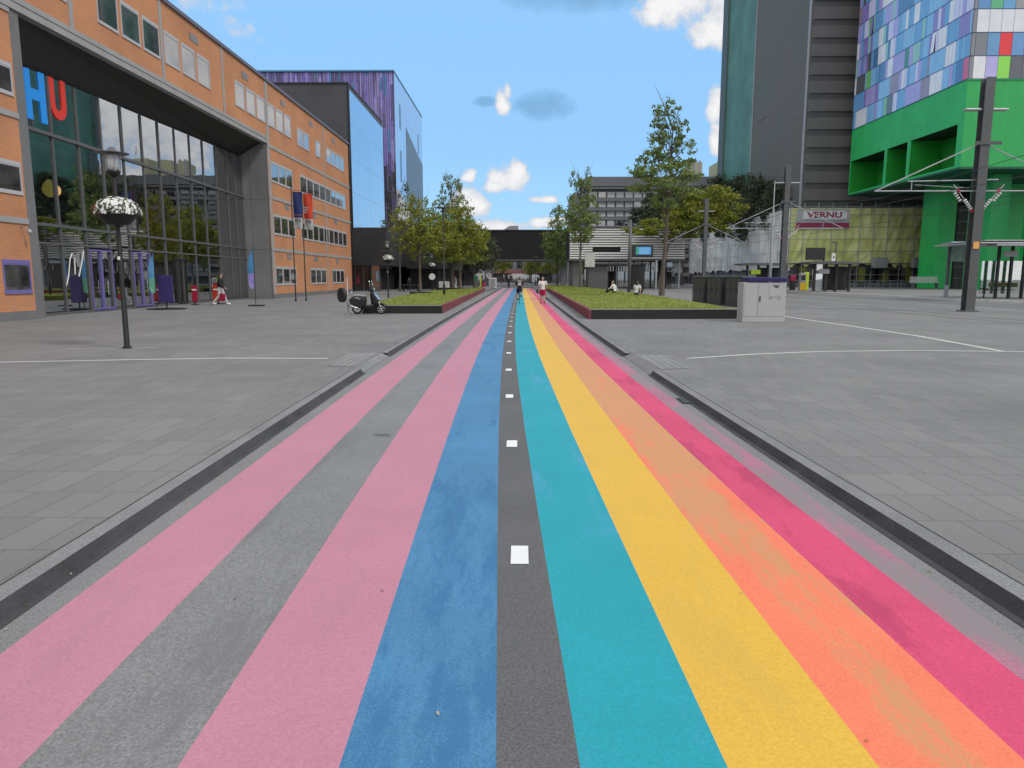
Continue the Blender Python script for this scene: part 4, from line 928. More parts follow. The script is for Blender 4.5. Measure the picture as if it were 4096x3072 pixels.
# banner on the scaffold corner
bn = thing('banner', 'white banner with red lettering and red band tied to the scaffold corner', 'banner', (50.7, 124.6, 12))
BNo = bn.location
MB().box(46.3, 55.2, 124.55, 124.62, 9.9, 13.0).build('cloth', mat('banner_cloth', (.42, .42, .42), .7, var=.1), bn, BNo)
MB().box(46.35, 55.15, 124.52, 124.548, 9.92, 10.75).build('red_band', mat('banner_red', (.30, .035, .09), .7), bn, BNo)
MB().box(47.4, 54.7, 124.53, 124.549, 11.35, 12.65).build('white_panel', M['white'], bn, BNo)
text_mesh('VERNU', 1.35, (51.0, 124.51, 12.0), FACE_NEG_Y, 'lettering', bpy.data.materials['banner_red'], bn, .01, BNo, bold=.04, sx=1.35)
MB().box(47.8, 54.3, 124.52, 124.529, 10.98, 11.16).build('small_band', M['concrete'], bn, BNo)
# ================= trees =================
def leaves(mb, n, c, r, size, flat=.6):
    c = np.array(c); r = np.array(r)
    for _ in range(n):
        d = rng.normal(size=3); d /= np.linalg.norm(d)+1e-9; p = c+d*r*(rng.random()**.45)
        a = rng.normal(size=3); a /= np.linalg.norm(a); b = np.cross(a, rng.normal(size=3)); b /= np.linalg.norm(b)+1e-9
        s = size*rng.uniform(.6, 1.3); a = a*s; b = b*s*flat
        k = len(mb.v); mb.v += [tuple(p-a), tuple(p+b*.8), tuple(p+a), tuple(p-b*.8)]; mb._f((k, k+1, k+2, k+3))
def tree(name, label, x, y, z0, h, tr, clumps, leafm, size, dens, lean=(0, 0), bare=0, group='trees along the street', z_split=None, twig=1.0):
    """clumps: list of (dx, dy, z, rx, ry, rz) relative to the base; dens leaves per clump unit"""
    t = thing(name, label, 'tree', (x, y, z0), group=group)
    tb = MB(); pts = []; rad = []
    for i in range(8):
        f = i/7; pts.append((lean[0]*f+random.uniform(-.04, .04)*h*.1, lean[1]*f+random.uniform(-.03, .03)*h*.1, h*f*.93)); rad.append(tr*(1-f*.82)*(1.35 if i == 0 else 1))
    tb.tube(pts, rad, 9)
    def at(f): 
        i = min(int(f*7), 6); q = f*7-i; return Vector(pts[i]).lerp(Vector(pts[i+1]), q)
    for (dx, dy, z, rx, ry, rz) in clumps:
        f = max(.18, min(.93, (z-rz*.9-.10*h)/(h*.93))); p0 = at(f); p1 = Vector((dx, dy, z))
        mid = p0.lerp(p1, .5)+Vector((random.uniform(-.2, .2), random.uniform(-.2, .2), random.uniform(0, .3)))
        r0 = tr*.32*(1-f*.5); tb.tube([p0, mid, p1], [r0, r0*.6, r0*.2], 5)
        for _ in range(int(3*twig)):
            q = p1+Vector((random.uniform(-1, 1)*rx, random.uniform(-1, 1)*ry, random.uniform(-.6, 1)*rz)); tb.tube([mid, q], [r0*.35, .006], 4)
    for _ in range(bare):
        f = random.uniform(.75, .95); p0 = at(f); a = random.uniform(0, 6.28); L = random.uniform(.12, .26)*h
        p1 = p0+Vector((math.cos(a)*L*.45, math.sin(a)*L*.45, L)); tb.tube([p0, p0.lerp(p1, .5)+Vector((.05, 0, 0)), p1], [.03, .018, .006], 4)
    tb.build('trunk', M['bark'], t)
    lb = MB()
    for (dx, dy, z, rx, ry, rz) in clumps:
        n = int(dens*rx*ry*rz**.5); 
        for _ in range(9):
            o = rng.uniform(-.95, .95, 3)*np.array([rx, ry, rz]); q = rng.uniform(.22, .55); leaves(lb, int(n*.1*q/.38), (dx+o[0], dy+o[1], z+o[2]), (rx*q, ry*q, max(rz*q*.9, .15)), size)
        leaves(lb, n//7, (dx, dy, z), (rx*1.35, ry*1.35, rz*1.25), size)
    for _ in range(bare):
        p = at(random.uniform(.85, .95))+Vector((random.uniform(-1, 1)*.1*h, random.uniform(-1, 1)*.1*h, random.uniform(.02, .16)*h)); leaves(lb, 25, p, (.25, .25, .5), size)
    lb.build('crown', leafm, t)
    return t
LG = mat_leaf('leaf_green', (.08, .13, .035), (.27, .34, .10)); LO_ = mat_leaf('leaf_olive', (.11, .135, .015), (.33, .35, .055)); LD = mat_leaf('leaf_dark', (.045, .06, .036), (.13, .15, .08))
def ring_clumps(spec):
    out = []
    for z, R_, n, r, rz in spec:
        a0 = random.uniform(0, 6.28)
        for i in range(n):
            a = a0+6.28*i/n+random.uniform(-.3, .3); q = R_*random.uniform(.75, 1.05) if n > 1 else R_
            out.append((q*math.cos(a), q*math.sin(a), z+random.uniform(-.3, .3), r*random.uniform(.8, 1.2), r*random.uniform(.8, 1.2), rz*random.uniform(.8, 1.2)))
    return out
# tall feathery tree on the right planter
tree('tall_tree', 'tall slim tree with feathery layered crown at the right planter corner', 10.39, 53.45, .33, 13.6, .17,
     ring_clumps([(6.6, .7, 2, .7, .35), (7.6, 1.9, 4, .9, .35), (8.6, 2.2, 5, .9, .35), (9.5, 1.4, 3, .9, .45), (10.3, 1.2, 3, .8, .4), (11.2, 1.1, 3, .75, .4), (12.1, .9, 3, .6, .4), (13.0, .5, 2, .5, .4)]),
     LG, .12, 620, lean=(.45, 0), bare=9, z_split=1, twig=2)
tree('slim_tree', 'slim upright tree on the grass behind the walker, right planter', 7.82, 95.4, .33, 15.2, .17,
     ring_clumps([(7, 1.2, 4, 1.2, .9), (9, 1.7, 5, 1.2, .8), (11, 1.4, 4, 1.0, .9), (13, .8, 3, .8, .8)]), LG, .16, 260, bare=12, twig=2)
tree('small_tree', 'small leafy tree at the far end of the right lawn, before the black bridge', 6.3, 125, .0, 14.0, .16,
     ring_clumps([(4.2, 1.0, 3, 1.1, 1.0), (6.2, 1.6, 5, 1.3, 1.1), (8.2, 1.7, 5, 1.3, 1.0), (10.5, 1.2, 4, 1.1, 1.0), (12.6, .6, 3, .8, .9)]), LG, .17, 190, bare=6)
tree('wide_olive_tree', 'wide yellow-green tree in front of the white scaffold sheeting', 19.95, 106, 0, 13, .26,
     [(-3, 0, 8.2, 2.6, 2, .55), (-.5, 0, 9.0, 2.2, 2, .8), (1.8, 0, 9.6, 2.4, 2.2, 1.3), (3.8, .5, 11.2, 2.4, 2.2, 1.5), (6.2, 0, 12.4, 2.4, 2.2, 1.6), (8.6, 0, 12.8, 2.4, 2.2, 1.5), (6.0, -.5, 9.8, 2.6, 2, 1.5), (3.6, 0, 8.4, 1.8, 1.8, 1.0), (9.8, .5, 10.9, 2.0, 2, 1.2), (8.2, 0, 9.2, 1.6, 1.6, 1.0), (1.2, 0, 7.2, .9, .9, .7), (4.4, 1, 13.4, 1.6, 1.6, .7)],
     LO_, .19, 380, lean=(2.6, 0), bare=0)
for i, (x, y, h, r, lb) in enumerate([(48.0, 152, 22, 4.2, 'dark tall tree rising behind the sheeting close to the tower, nearest one'), (48.2, 166, 24.5, 4.6, 'dark tall tree behind the sheeting, in the middle of the dark row'),
                                  (48.4, 182, 26.5, 4.6, 'dark tall tree behind the sheeting at the far edge of the tower'), (49, 200, 25, 5, 'dark tree rising behind the sheeting just left of the tower'), (46, 214, 24, 5.5, 'farthest dark tree left of the tower, behind the office block end')]):
    tree('dark_tree', lb, x, y, 0, h, .35, ring_clumps([(h*.50, r*.6, 5, r*.5, 2.2), (h*.66, r*.75, 6, r*.5, 2.2), (h*.82, r*.6, 5, r*.45, 2.0), (h*.94, r*.25, 3, r*.35, 1.4)]), LD, .26, 110, group='dark trees behind the scaffold sheeting')
for (x, y, h, r, lb) in [(48.2, 139, 19, 3.6, 'dark bushy tree low against the tower corner, behind the sheeting'), (47.6, 146, 20.5, 3.8, 'dark tree between the bushy one and the tallest ones behind the sheeting')]:
    tree('dark_tree', lb, x, y, 0, h, .3, ring_clumps([(h*.62, r*.6, 5, r*.5, 2.0), (h*.78, r*.65, 6, r*.5, 1.8), (h*.93, r*.3, 4, r*.4, 1.2)]), LD, .26, 130, group='dark trees behind the scaffold sheeting')
for (x, y, h, r, lb) in [(27.5, 150, 19.5, 4.0, 'dark tree behind the olive one, left of the pair before the office block'), (34.5, 156, 21, 4.2, 'dark tree behind the olive one, right of the pair, near the sheeting end')]:
    tree('dark_tree', lb, x, y, 0, h, .3, ring_clumps([(h*.60, r*.7, 5, r*.5, 1.8), (h*.76, r*.7, 6, r*.5, 1.6), (h*.9, r*.35, 4, r*.4, 1.2)]), LD, .26, 110, group='dark trees before the office block')
# left group
tree('tree', 'yellow-green tree growing by the black bench left of the path, nearest of the left row', -9.53, 69.3, 0, 9.6, .15,
     ring_clumps([(4.6, 1.3, 4, 1.1, .8), (5.8, 1.6, 5, 1.1, .8), (7.0, 1.5, 4, 1.0, .8), (8.2, 1.0, 3, .8, .8)]), LO_, .14, 260, bare=6)
tree('tree', 'leafy tree with long bare shoots on top, behind the tall thin lamp', -9.0, 97.2, 0, 14.5, .2,
     ring_clumps([(4.6, 2.2, 5, 1.5, 1.1), (6.2, 2.9, 7, 1.5, 1.1), (8, 2.6, 6, 1.4, 1.0), (9.8, 2.0, 5, 1.2, .9), (11.4, 1.5, 4, 1.0, .9)]), LG, .15, 260, bare=26, twig=2)
tree('tree', 'broad olive tree left of the path, its crown over the second bench', -6.9, 84, .33, 9.3, .19,
     ring_clumps([(4.3, 1.4, 4, 1.4, .8), (5.5, 2.1, 6, 1.4, .9), (6.9, 1.8, 5, 1.3, .9), (8.2, 1.0, 3, 1.0, .8)]), LO_, .15, 300, bare=6)
tree('thin_tree', 'thin sparse tree in front of the purple building, half bare', -14.2, 86, 0, 12.8, .12,
     ring_clumps([(5.4, 1.2, 4, 1.0, .8), (7.4, 1.5, 5, .9, .7), (9.4, 1.2, 4, .8, .7), (11.3, .8, 3, .6, .6)]), LD, .14, 90, bare=6, twig=3)
tree('street_tree', 'dark tree in front of the black bridge, left of its opening', -7.5, 118, 0, 10.5, .17,
     ring_clumps([(4.6, 1.6, 5, 1.4, 1.0), (6.4, 2.0, 6, 1.4, 1.0), (8.4, 1.4, 4, 1.2, 1.0)]), LD, .18, 170, bare=3)
tree('street_tree', 'dark tree against the annex wing, between annex and bridge', -11.6, 112, 0, 9.5, .17,
     ring_clumps([(4.0, 1.8, 5, 1.4, 1.0), (5.8, 2.1, 6, 1.4, 1.0), (7.8, 1.4, 4, 1.2, 1.0)]), LD, .18, 170, bare=3)
tree('street_tree', 'small dark tree beside the thin lamp at the bridge edge', -5.6, 128, 0, 9.0, .14,
     ring_clumps([(4.0, 1.0, 4, 1.1, .9), (5.8, 1.2, 4, 1.1, .9), (7.4, .8, 3, .9, .8)]), LD, .18, 160, bare=3)
for (x, y, lb) in [(-5.2, 205, 'green tree seen under the bridge on the left of the opening'), (3.2, 212, 'green tree seen under the bridge in the middle of the opening'), (8.5, 215, 'green tree seen under the bridge by the right pier')]:
    tree('far_tree', lb, x, y, 0, 8.0, .2, ring_clumps([(4.0, 1.6, 4, 1.6, 1.0), (5.8, 1.4, 4, 1.5, 1.0)]), LO_, .3, 60, group='trees seen under the bridge')

# ================= flower basket lamps =================
def flowers(mb_w, mb_r, mb_g, c, rx, rz, n, s=.03, redside=True):
    for i in range(n):
        d = rng.normal(size=3); d /= np.linalg.norm(d); d[2] = abs(d[2])*.9-.12
        p = np.array(c)+d*np.array([rx, rx, rz])*rng.uniform(.86, 1.06)
        t = mb_w; t.m = 1 if (redside and d[0] < -.62 and rng.random() < .75) else 0
        if rng.random() < .42: t.m = 2
        u = np.cross(d, [0, 0, 1.0]); u /= np.linalg.norm(u)+1e-6; v = np.cross(d, u)
        q = s*rng.uniform(.7, 1.3); k = len(t.v)
        for j in range(5):
            a = 6.283*j/5; t.v.append(tuple(p+(u*math.cos(a)+v*math.sin(a))*q))
        t._f(tuple(range(k, k+5)))
def basket_lamp(x, y, label, nfl=900, s=.032):
    t = thing('flower_lamp', label, 'street lamp', (x, y, 0), group='black lamp posts with flower baskets')
    MB().lathe([(.075, 0), (.075, .05), (.062, .08), (.058, 1.2), (.052, 1.22), (.045, 3.9), (.03, 3.95)], n=14).build('pole', M['black'], t, smooth=True)
    MB().lathe([(.10, 0), (.10, .025), (.07, .05)], n=14).build('base_ring', M['black'], t)
    MB().lathe([(.03, 3.9), (.10, 3.95), (.15, 4.02), (.14, 4.06)], n=14).build('lantern_cup', M['black'], t, smooth=True)
    MB().lathe([(.12, 4.06), (.145, 4.40)], n=16).build('lantern_glass', mat('lantern_glass', (.55, .56, .56), .12, var=.1) if 'lantern_glass' not in bpy.data.materials else bpy.data.materials['lantern_glass'], t, smooth=True)
    for i in range(4):
        a = R(45+90*i); MB().tube([(.15*math.cos(a), .15*math.sin(a), 4.04), (.16*math.cos(a), .16*math.sin(a), 4.42)], .012, 5).build('lantern_bar', M['galv'], t)
    MB().lathe([(.35, 4.43), (.345, 4.445), (.14, 4.48), (.07, 4.53), (.06, 4.56), (.01, 4.58)], n=24).build('lamp_hat', M['steel'], t, smooth=True)
    MB().lathe([(.14, 2.83), (.26, 2.86), (.38, 3.0), (.44, 3.12), (.42, 3.14)], n=20).build('basket_bowl', M['black'], t, smooth=True)
    w = MB(); w.m = 2; w.ell((0, 0, 3.18), (.42, .42, .24), 12, 8); flowers(w, w, w, (.02, 0, 3.14), .50, .42, nfl, s)
    w.build('flowers', [mat('petal_white', (.70, .70, .68), .7) if 'petal_white' not in bpy.data.materials else bpy.data.materials['petal_white'], mat('petal_red', (.50, .02, .07), .7) if 'petal_red' not in bpy.data.materials else bpy.data.materials['petal_red'], LD], t)
    MB().bbox(-.03, .03, -.075, -.055, 2.05, 2.13, .005).build('number_sticker', M['white'], t)
    return t
basket_lamp(-9.26, 16.88, 'nearest black lamp post with flower basket, in front of the glass hall', 1300, .036)
basket_lamp(-10.72, 59.1, 'middle black lamp post with flower basket, behind the scooter', 500, .05)
basket_lamp(-11.1, 91.6, 'farthest black lamp post with flower basket, beside the black benches', 260, .07)
# plain tall lamps
def disc_lamp(x, y, z, h, label):
    t = thing('disc_lamp', label, 'street lamp', (x, y, z), group='thin black lamps with flat disc heads')
    MB().lathe([(.10, 0), (.10, 1.1), (.055, 1.15), (.045, h-.2)], n=10).build('pole', M['black'], t, smooth=True)
    MB().lathe([(.05, h-.25), (.12, h-.2), (.13, h-.02), (.62, h), (.60, h+.05), (.05, h+.1)], n=20).build('lamp_head', M['steel'], t, smooth=True)
    return t
disc_lamp(-6.03, 57.7, .0, 7.0, 'tall thin black lamp standing on the left lawn')
disc_lamp(-4.9, 121, 0, 7.0, 'thin black lamp at the kerb before the bridge opening')
disc_lamp(.05-6.6, 150-22, 0, 6.5, 'thin lamp left of the bridge opening, beside a dark tree')
disc_lamp(2.9, 141, 0, 5.5, 'thin lamp at the right side of the bridge opening')

# ================= tram catenary poles, wires =================
def catenary(x, y, label, h=10.9, big=False):
    t = thing('tram_pole', label, 'tram pole', (x, y, 0), group='tram line poles between the tracks')
    mb = MB(); w = .22
    mb.box(-w, w, -.22, -.19, 0, h); mb.box(-w, w, .19, .22, 0, h); mb.box(-.02, .02, -.19, .19, 0, h); mb.build('mast', M['steel'], t)
    MB().bbox(-.35, .35, -.35, .35, 0, .06, .01).build('base_plate', M['steel'], t)
    for s in (-1, 1):
        l = MB().bbox(min(s*.24, s*1.0), max(s*.24, s*1.0), -.15, .15, 9.42, 9.52, .03).build('luminaire', M['galv'], t)
    MB().box(-.5, .75, -.27, -.23, 7.85, 8.0).build('bracket', M['steel'], t)
    mb = MB()
    mb.tube([(-.2, 0, 7.9), (-4.9, 0, 5.75)], .03, 6); mb.tube([(.2, 0, 7.9), (4.9, 0, 5.75)], .03, 6)
    mb.build('stay_rod', M['galv'], t)
    mb = MB(); mb.tube([(-4.95, 0, 5.75), (4.95, 0, 5.75)], .035, 6); mb.tube([(-3.4, 0, 6.2), (.9, 0, 6.28)], .03, 6); mb.tube([(-3.2, 0, 5.75), (-3.2, 0, 6.25)], .025, 5); mb.tube([(-3.0, .1, 6.05), (-.4, .1, 5.9)], .02, 5)
    mb.tube([(3.2, 0, 5.75), (3.2, 0, 6.25)], .025, 5); mb.build('cross_tube', M['galv'], t)
    for s in (-1, 1):
        a = MB(); a.tube([(s*.15, 0, 4.75), (s*1.2, 0, 6.05)], .028, 6); o = a.build('brace', M['galv'], t)
        a = MB()
        for q in np.linspace(.12, .42, 5): a.cyl((s*(.15+1.05*q), 0, 4.75+1.3*q), (s*(.15+1.05*(q+.03)), 0, 4.75+1.3*(q+.03)), .085, n=8)
        for q in np.linspace(.5, .75, 4): a.cyl((s*(.15+1.05*q+.12*s*s), .05, 4.65+1.3*q), (s*(.15+1.05*(q+.03)+.12), .05, 4.65+1.3*(q+.03)), .075, n=8)
        a.build('insulator', M['white'], o)
        a = MB(); a.cyl((s*.17, 0, 4.78), (s*.26, 0, 4.9), .10, n=8); a.cyl((s*.9, 0, 5.69), (s*1.02, 0, 5.84), .07, n=8); a.build('insulator_cap', mat('insulator_red', (.35, .03, .05), .5) if 'insulator_red' not in bpy.data.materials else bpy.data.materials['insulator_red'], o)
    return t
c0 = catenary(21.93, 35.85, 'nearest and largest steel tram pole with lamps and stay rods')
mb = MB(); mb.box(-.16, .12, -.26, -.235, 3.02, 3.35)
mb.build('yellow_sticker', mat('orange_sticker', (.75, .38, .10), .6), c0)
copy_tree(catenary(22.3, 62.5, 'second tram pole, just right of the pale utility cabinet'), (22.2, 88.7, 0), label='third tram pole, rising above the dark utility cabinets')
p4 = [o for o in COL.objects if o.name.startswith('tram_pole') and abs(o.location.y-62.5) < .1][0]
copy_tree(p4, (22.2, 115, 0), label='farthest tram pole, in front of the louvred building')
wires = thing('overhead_wires', 'thin tram wires strung along the poles over the tracks', 'tram wires', (18, 20, 5.6))
mb = MB()
for x in (18.8, 25.0):
    ys_ = np.arange(-10, 240, 26.4)+9.5
    for a, b in zip(ys_[:-1], ys_[1:]):
        mb.tube([(x, a, 6.25), (x, (a+b)/2, 5.75), (x, b, 6.25)], .012, 4, False); mb.tube([(x, a, 5.4), (x, b, 5.4)], .012, 4, False)
        for f in (.25, .5, .75): mb.tube([(x, a+(b-a)*f, 5.4), (x, a+(b-a)*f, 5.4+.85-.9*min(f, 1-f)), ], .006, 4, False)
for y in (88.7, 115): mb.tube([(7, y, 6.3), (22.2, y, 5.8), (31, y, 7.0)], .012, 4, False)
mb.build('wire', M['black'], wires, wires.location)
# flag mast and stop pole with screen
t = thing('flag_mast', 'slender pale mast left of the second tram pole', 'mast', (20.9, 61.4, 0))
MB().lathe([(.13, 0), (.12, 3), (.10, 6.8), (.045, 7.6), (.02, 9.6)], n=10).build('mast', M['galv'], t, smooth=True)
t = thing('stop_pole', 'grey stop pole carrying a blue information screen', 'information screen', (12.07, 81.1, 0))
MB().lathe([(.20, 0), (.19, 4), (.15, 7.9)], n=12).build('pole', M['steel'], t, smooth=True)
h_ = MB().bbox(.25, 2.55, -.2, .2, 3.85, 5.25, .06).build('housing', M['soffit'], t)
M['screen'] = mat_emit('blue_screen', (.04, .20, .42), .55)
MB().box(.62, 2.30, -.225, -.202, 4.15, 4.98).build('screen', M['screen'], h_)
mb = MB()
for i in range(6): mb.box(.95, 2.2-.12*(i % 2), -.235, -.226, 4.22+i*.12, 4.26+i*.12)
mb.build('screen_lines', mat_emit('screen_line', (.25, .45, .65), .5), h_); MB().box(.64, .92, -.235, -.226, 4.17, 4.96).build('green_column', mat_emit('screen_green', (.03, .22, .12), .5), h_)

# ================= flag banners and feather flag =================
def banner_pole(x, y, col, label, txt):
    t = thing('banner_pole', label, 'flag', (x, y, 0), group='banner poles at the brick building')
    MB().lathe([(.07, 0), (.07, .1), (.05, .15), (.035, 7.9)], n=10).build('pole', M['black'], t, smooth=True)
    mb = MB(); mb.tube([(.0, 0, 7.62), (.72, 0, 7.55)], .015, 5); mb.tube([(.0, 0, 5.05), (.74, 0, 5.0)], .012, 5); mb.build('arm', M['black'], t)
    def cloth(z0, z1, m, nm):
        mb = MB(); n = 12
        for i in range(n+1):
            for j in range(7):
                z = z0+(z1-z0)*i/n; x = .08+.62*j/6; mb.v.append((x, .05*math.sin(j*.9+z*1.3)+.02, z-.03*j/6))
        for i in range(n):
            for j in range(6): mb._f((i*7+j, i*7+j+1, i*7+j+8, i*7+j+7))
        return mb.build(nm, m, t, smooth=True)
    for (z0, z1, m, nm) in col: cloth(z0, z1, m, nm)
    if txt: text_mesh(txt, .34, (.40, -.07, 5.55), FACE_NEG_Y, 'lettering', M['black'], t, .004)
    return t
nb = mat('navy_cloth', (.012, .025, .12), .8, var=.2, scale=2); nv_ = mat('violet_cloth', (.02, .015, .09), .8, var=.3, scale=2); rd = mat('red_cloth', (.52, .05, .02), .8, var=.15, scale=2); wc = mat('white_cloth', (.42, .42, .42), .8)
banner_pole(-15.75, 50.9, [(5.95, 7.5, nb, 'navy_panel'), (5.75, 5.93, nv_, 'violet_panel'), (5.0, 5.74, wc, 'white_panel')], 'navy banner with white foot on the left flagpole', 'EN')
t2 = banner_pole(-15.35, 52.0, [(5.75, 7.5, rd, 'red_panel'), (5.0, 5.74, wc, 'white_panel')], 'red banner with white foot on the right flagpole', 'EN')
mb = MB(); 
for i in range(4): mb.box(.12, .42-.03*i, -.06, -.05, 6.5-.12*i, 6.55-.12*i)
mb.build('banner_lines', wc, t2)
def feather(x, y, h, w, label, m1, m2):
    t = thing('feather_flag', label, 'flag', (x, y, 0))
    MB().lathe([(.02, .04), (.018, h*.6), (.01, h*.96)], n=8).build('pole', M['black'], t)
    MB().bbox(-.38, .45, -.3, .3, 0, .07, .02).build('foot', M['black'], t)
    n = 22; mb = MB()
    for i in range(n+1):
        f = i/n; z = h*(.30+.70*f); wl = w*(1 if f < .55 else max(.12, (1-((f-.55)/.45)**1.8)))
        if f < .1: wl *= .6+4*f
        xo = -.10*f*f*0
        mb.v += [(-wl, .02*math.sin(f*9), z-.02), (-wl*.5, .05*math.sin(f*7+1), z), (-.01, 0, z)]
    for i in range(n):
        mb.m = 1 if i < n*.36 else 0
        for j in range(2): mb._f((i*3+j, i*3+j+1, i*3+j+4, i*3+j+3))
    mb.build('cloth', [m1, m2], t, smooth=True)
    return t
bf = mat('blue_cloth', (.06, .21, .42), .75, var=.2, scale=2); lf = mat('lilac_cloth', (.30, .26, .60), .75); 
feather(-15.46, 42.35, 3.4, .36, 'blue and lilac feather flag on a black foot in front of the hall', bf, lf)
feather(-18.9, 37.6, 2.9, .33, 'small blue feather flag leaning by the dark violet stand', mat('blue_cloth2', (.09, .28, .50), .75, var=.2), mat('green_tip', (.15, .45, .32), .7))
t = thing('display_stand', 'dark violet display panel on a round black foot at the entrance', 'display stand', (-18.53, 37.9, 0))
MB().lathe([(.95, 0), (.95, .04), (.7, .07), (.05, .09)], n=24).build('foot', M['black'], t)
MB().bbox(-.38, .38, -.05, .05, .35, 1.75, .02).build('panel', mat('violet_panel', (.035, .022, .13), .5), t)
MB().box(-.03, .03, -.02, .02, .05, .36).build('stem', M['black'], t)
# red stands near the doors
for (x, y, w, h, lb, c) in [(-19.9, 44.3, .17, 1.15, 'narrow dark red standing sign beside the hall doors', (.30, .0, .03)), (-19.0, 45.6, .35, 1.15, 'orange red standing sign behind the walking person', (.42, .03, .01))]:
    t = thing('red_stand', lb, 'standing sign', (x, y, 0))
    MB().bbox(-w, w, -.04, .04, .18, h, .03).build('panel', mat('red_panel', c, .5), t)
    MB().bbox(-w*1.1, w*1.1, -.2, .2, 0, .05, .01).build('foot', M['black'], t)
    MB().box(-.03, .03, -.03, .03, .05, .2).build('stem', M['black'], t); MB().box(-w*.8, w*.8, -.048, -.041, h-.28, h-.2).build('pale_line', M['white'], t)

# ================= cabinets =================
t = thing('pale_cabinet', 'pale grey utility cabinet with navy lid at the planter end', 'utility cabinet', (9.05, 27.45, 0), R(-13)*0)
def cabinet(t, x0, x1, y0, y1, h):
    MB().bbox(x0, x1, y0, y1, .0, h, .015).build('case', mat('cabinet_grey', (.40, .40, .39), .5, var=.05, scale=2), t)
    MB().bbox(x0+.15, x1+.0, y0-.04, y1+.05, h+.03, h+.19, .02).build('lid', mat('navy_lid', (.012, .008, .10), .45), t)
    f = y0-.012
    d = MB().bbox(x0+.55, x1-.04, f, y0, .22, h-.05, .006).build('door', bpy.data.materials['cabinet_grey'], t)
    MB().bbox(x0+.05, x0+.52, f, y0, .22, h-.05, .006).build('door', bpy.data.materials['cabinet_grey'], t)
    MB().box(x0+.60, x0+.635, f-.03, f, .78, .97).build('handle', M['black'], d)
    fr = MB(); fr.box(x0+.95, x0+1.42, f-.012, f, .95, 1.38); p = fr.build('vent_flap', bpy.data.materials['cabinet_grey'], d)
    MB().box(x0+1.05, x0+1.32, f-.02, f-.013, 1.34, 1.375).build('flap_shadow_gap', M['frame_d'], p); MB().box(x0+1.14, x0+1.28, f-.022, f-.013, 1.28, 1.325).build('flap_grip', M['black'], p)
    m2 = MB(); m2.box(x0+.98, x0+1.08, f-.03, f-.013, .91, .935); m2.box(x0+1.28, x0+1.38, f-.03, f-.013, .91, .935); m2.build('hinge', M['galv'], p)
    MB().box(x0+.02, x1-.02, y0+.03, y1-.03, -.0, .012).build('foot', M['concrete_d'], t)
cabinet(t, -.78, .80, -.35, .35, 1.47)
dk = mat('dark_cabinet', (.055, .055, .056), .5, var=.25, scale=1.2)
for (x, y, lb) in [(12.55, 41.9, 'nearer dark utility cabinet behind the pale one'), (12.35, 45.4, 'middle dark utility cabinet behind the right planter'), (12.25, 48.9, 'farther dark utility cabinet behind the right planter')]:
    t = thing('dark_cabinet', lb, 'utility cabinet', (x, y, 0), group='dark utility cabinets')
    MB().bbox(-.35, .35, -1.6, 1.6, 0, 1.66, .02).build('case', dk, t)
    MB().bbox(-.4, .4, -1.65, 1.65, 1.661, 1.72, .015).build('lid', M['frame_d'], t)
    for k in range(3):
        d = MB().box(-.362, -.352, -1.5+k*1.03, -.55+k*1.03, .12, 1.6).build('door', dk, t); MB().box(-.38, -.363, -.75+k*1.03, -.7+k*1.03, .8, 1.0).build('handle', M['black'], d)
    MB().box(-.30, .30, -1.612, -1.602, .12, 1.6).build('end_panel', M['soffit'], t)

# ================= black benches by the trees =================
for (x0, x1, y, lb) in [(-9.3, -7.55, 61.4, 'black block bench left of the lawn, nearer one'), (-10.0, -6.7, 86.7, 'black block bench at the back of the lawn, farther one')]:
    t = thing('block_bench', lb, 'bench', ((x0+x1)/2, y, 0), group='black block benches')
    w = (x1-x0)/2; MB().bbox(-w, w, -.3, .3, .12, .45, .03).build('seat', M['black'], t); MB().box(-w+.15, w-.15, -.2, .2, 0, .12).build('base', M['dark'], t)
# ================= traffic sign seen from the side / behind =================
t = thing('round_sign', 'dark round traffic sign on a grey pole beside the scooter', 'traffic sign', (-7.86, 33.06, 0))
MB().lathe([(.16, 0), (.16, .03), (.03, .05), (.026, 1.62), (.0, 1.66)], n=10).build('pole', M['galv'], t, smooth=True)
mb = MB(); mb.cyl((-.30, -.06, .86), (-.20, .03, .86), .33, n=28)
b_ = mb.build('disc', M['dark'], t); MB().box(-.25, .02, -.02, .02, .84, .88).build('clamp', M['galv'], t)
t['label'] = 'dark oval-looking sign disc mounted low on a grey pole beside the scooter'
MB().torus((0, 0, 1.60), .05, .012, 'X', 16, 6).build('ring', M['galv'], t)
# ================= far street furniture =================
def sign_post(x, y, zc, r, label, shape='round', face='white', polem='galv', cat='traffic sign', w=None, h=None):
    t = thing('sign_post', label, cat, (x, y, 0))
    MB().cyl((0, 0, 0), (0, 0, zc+(h or r)), .04, n=8).build('pole', M[polem], t)
    if shape == 'round': MB().cyl((0, -.06, zc), (0, -.04, zc), r, n=24).build('disc', M[face], t)
    else: MB().bbox(-w/2, w/2, -.08, -.045, zc-h/2, zc+h/2, .01).build('plate', M[face], t)
    return t
M['yel'] = mat('signal_yellow', (.50, .60, .03), .5); M['plate'] = mat('grey_plate', (.30, .30, .31), .5); M['amber'] = mat('amber', (.62, .40, .0), .5)
sign_post(31.0*.93, 134, 2.9, .75, 'large round sign on a pole in front of the white sheeting', face='plate')
s_ = sign_post(26.0, 122, 2.1, .42, 'dark round sign with pale rim left of the larger round sign', face='plate'); MB().cyl((0, -.07, 2.1), (0, -.061, 2.1), .32, n=20).build('dark_face', M['dark'], s_)
s_ = sign_post(-4.55, 105, 1.9, .42, 'octagonal sign with a ring at the kerb under the trees', face='plate'); MB().torus((0, -.07, 1.9), .30, .03, 'Y', 8, 6).build('ring', M['white'], s_)
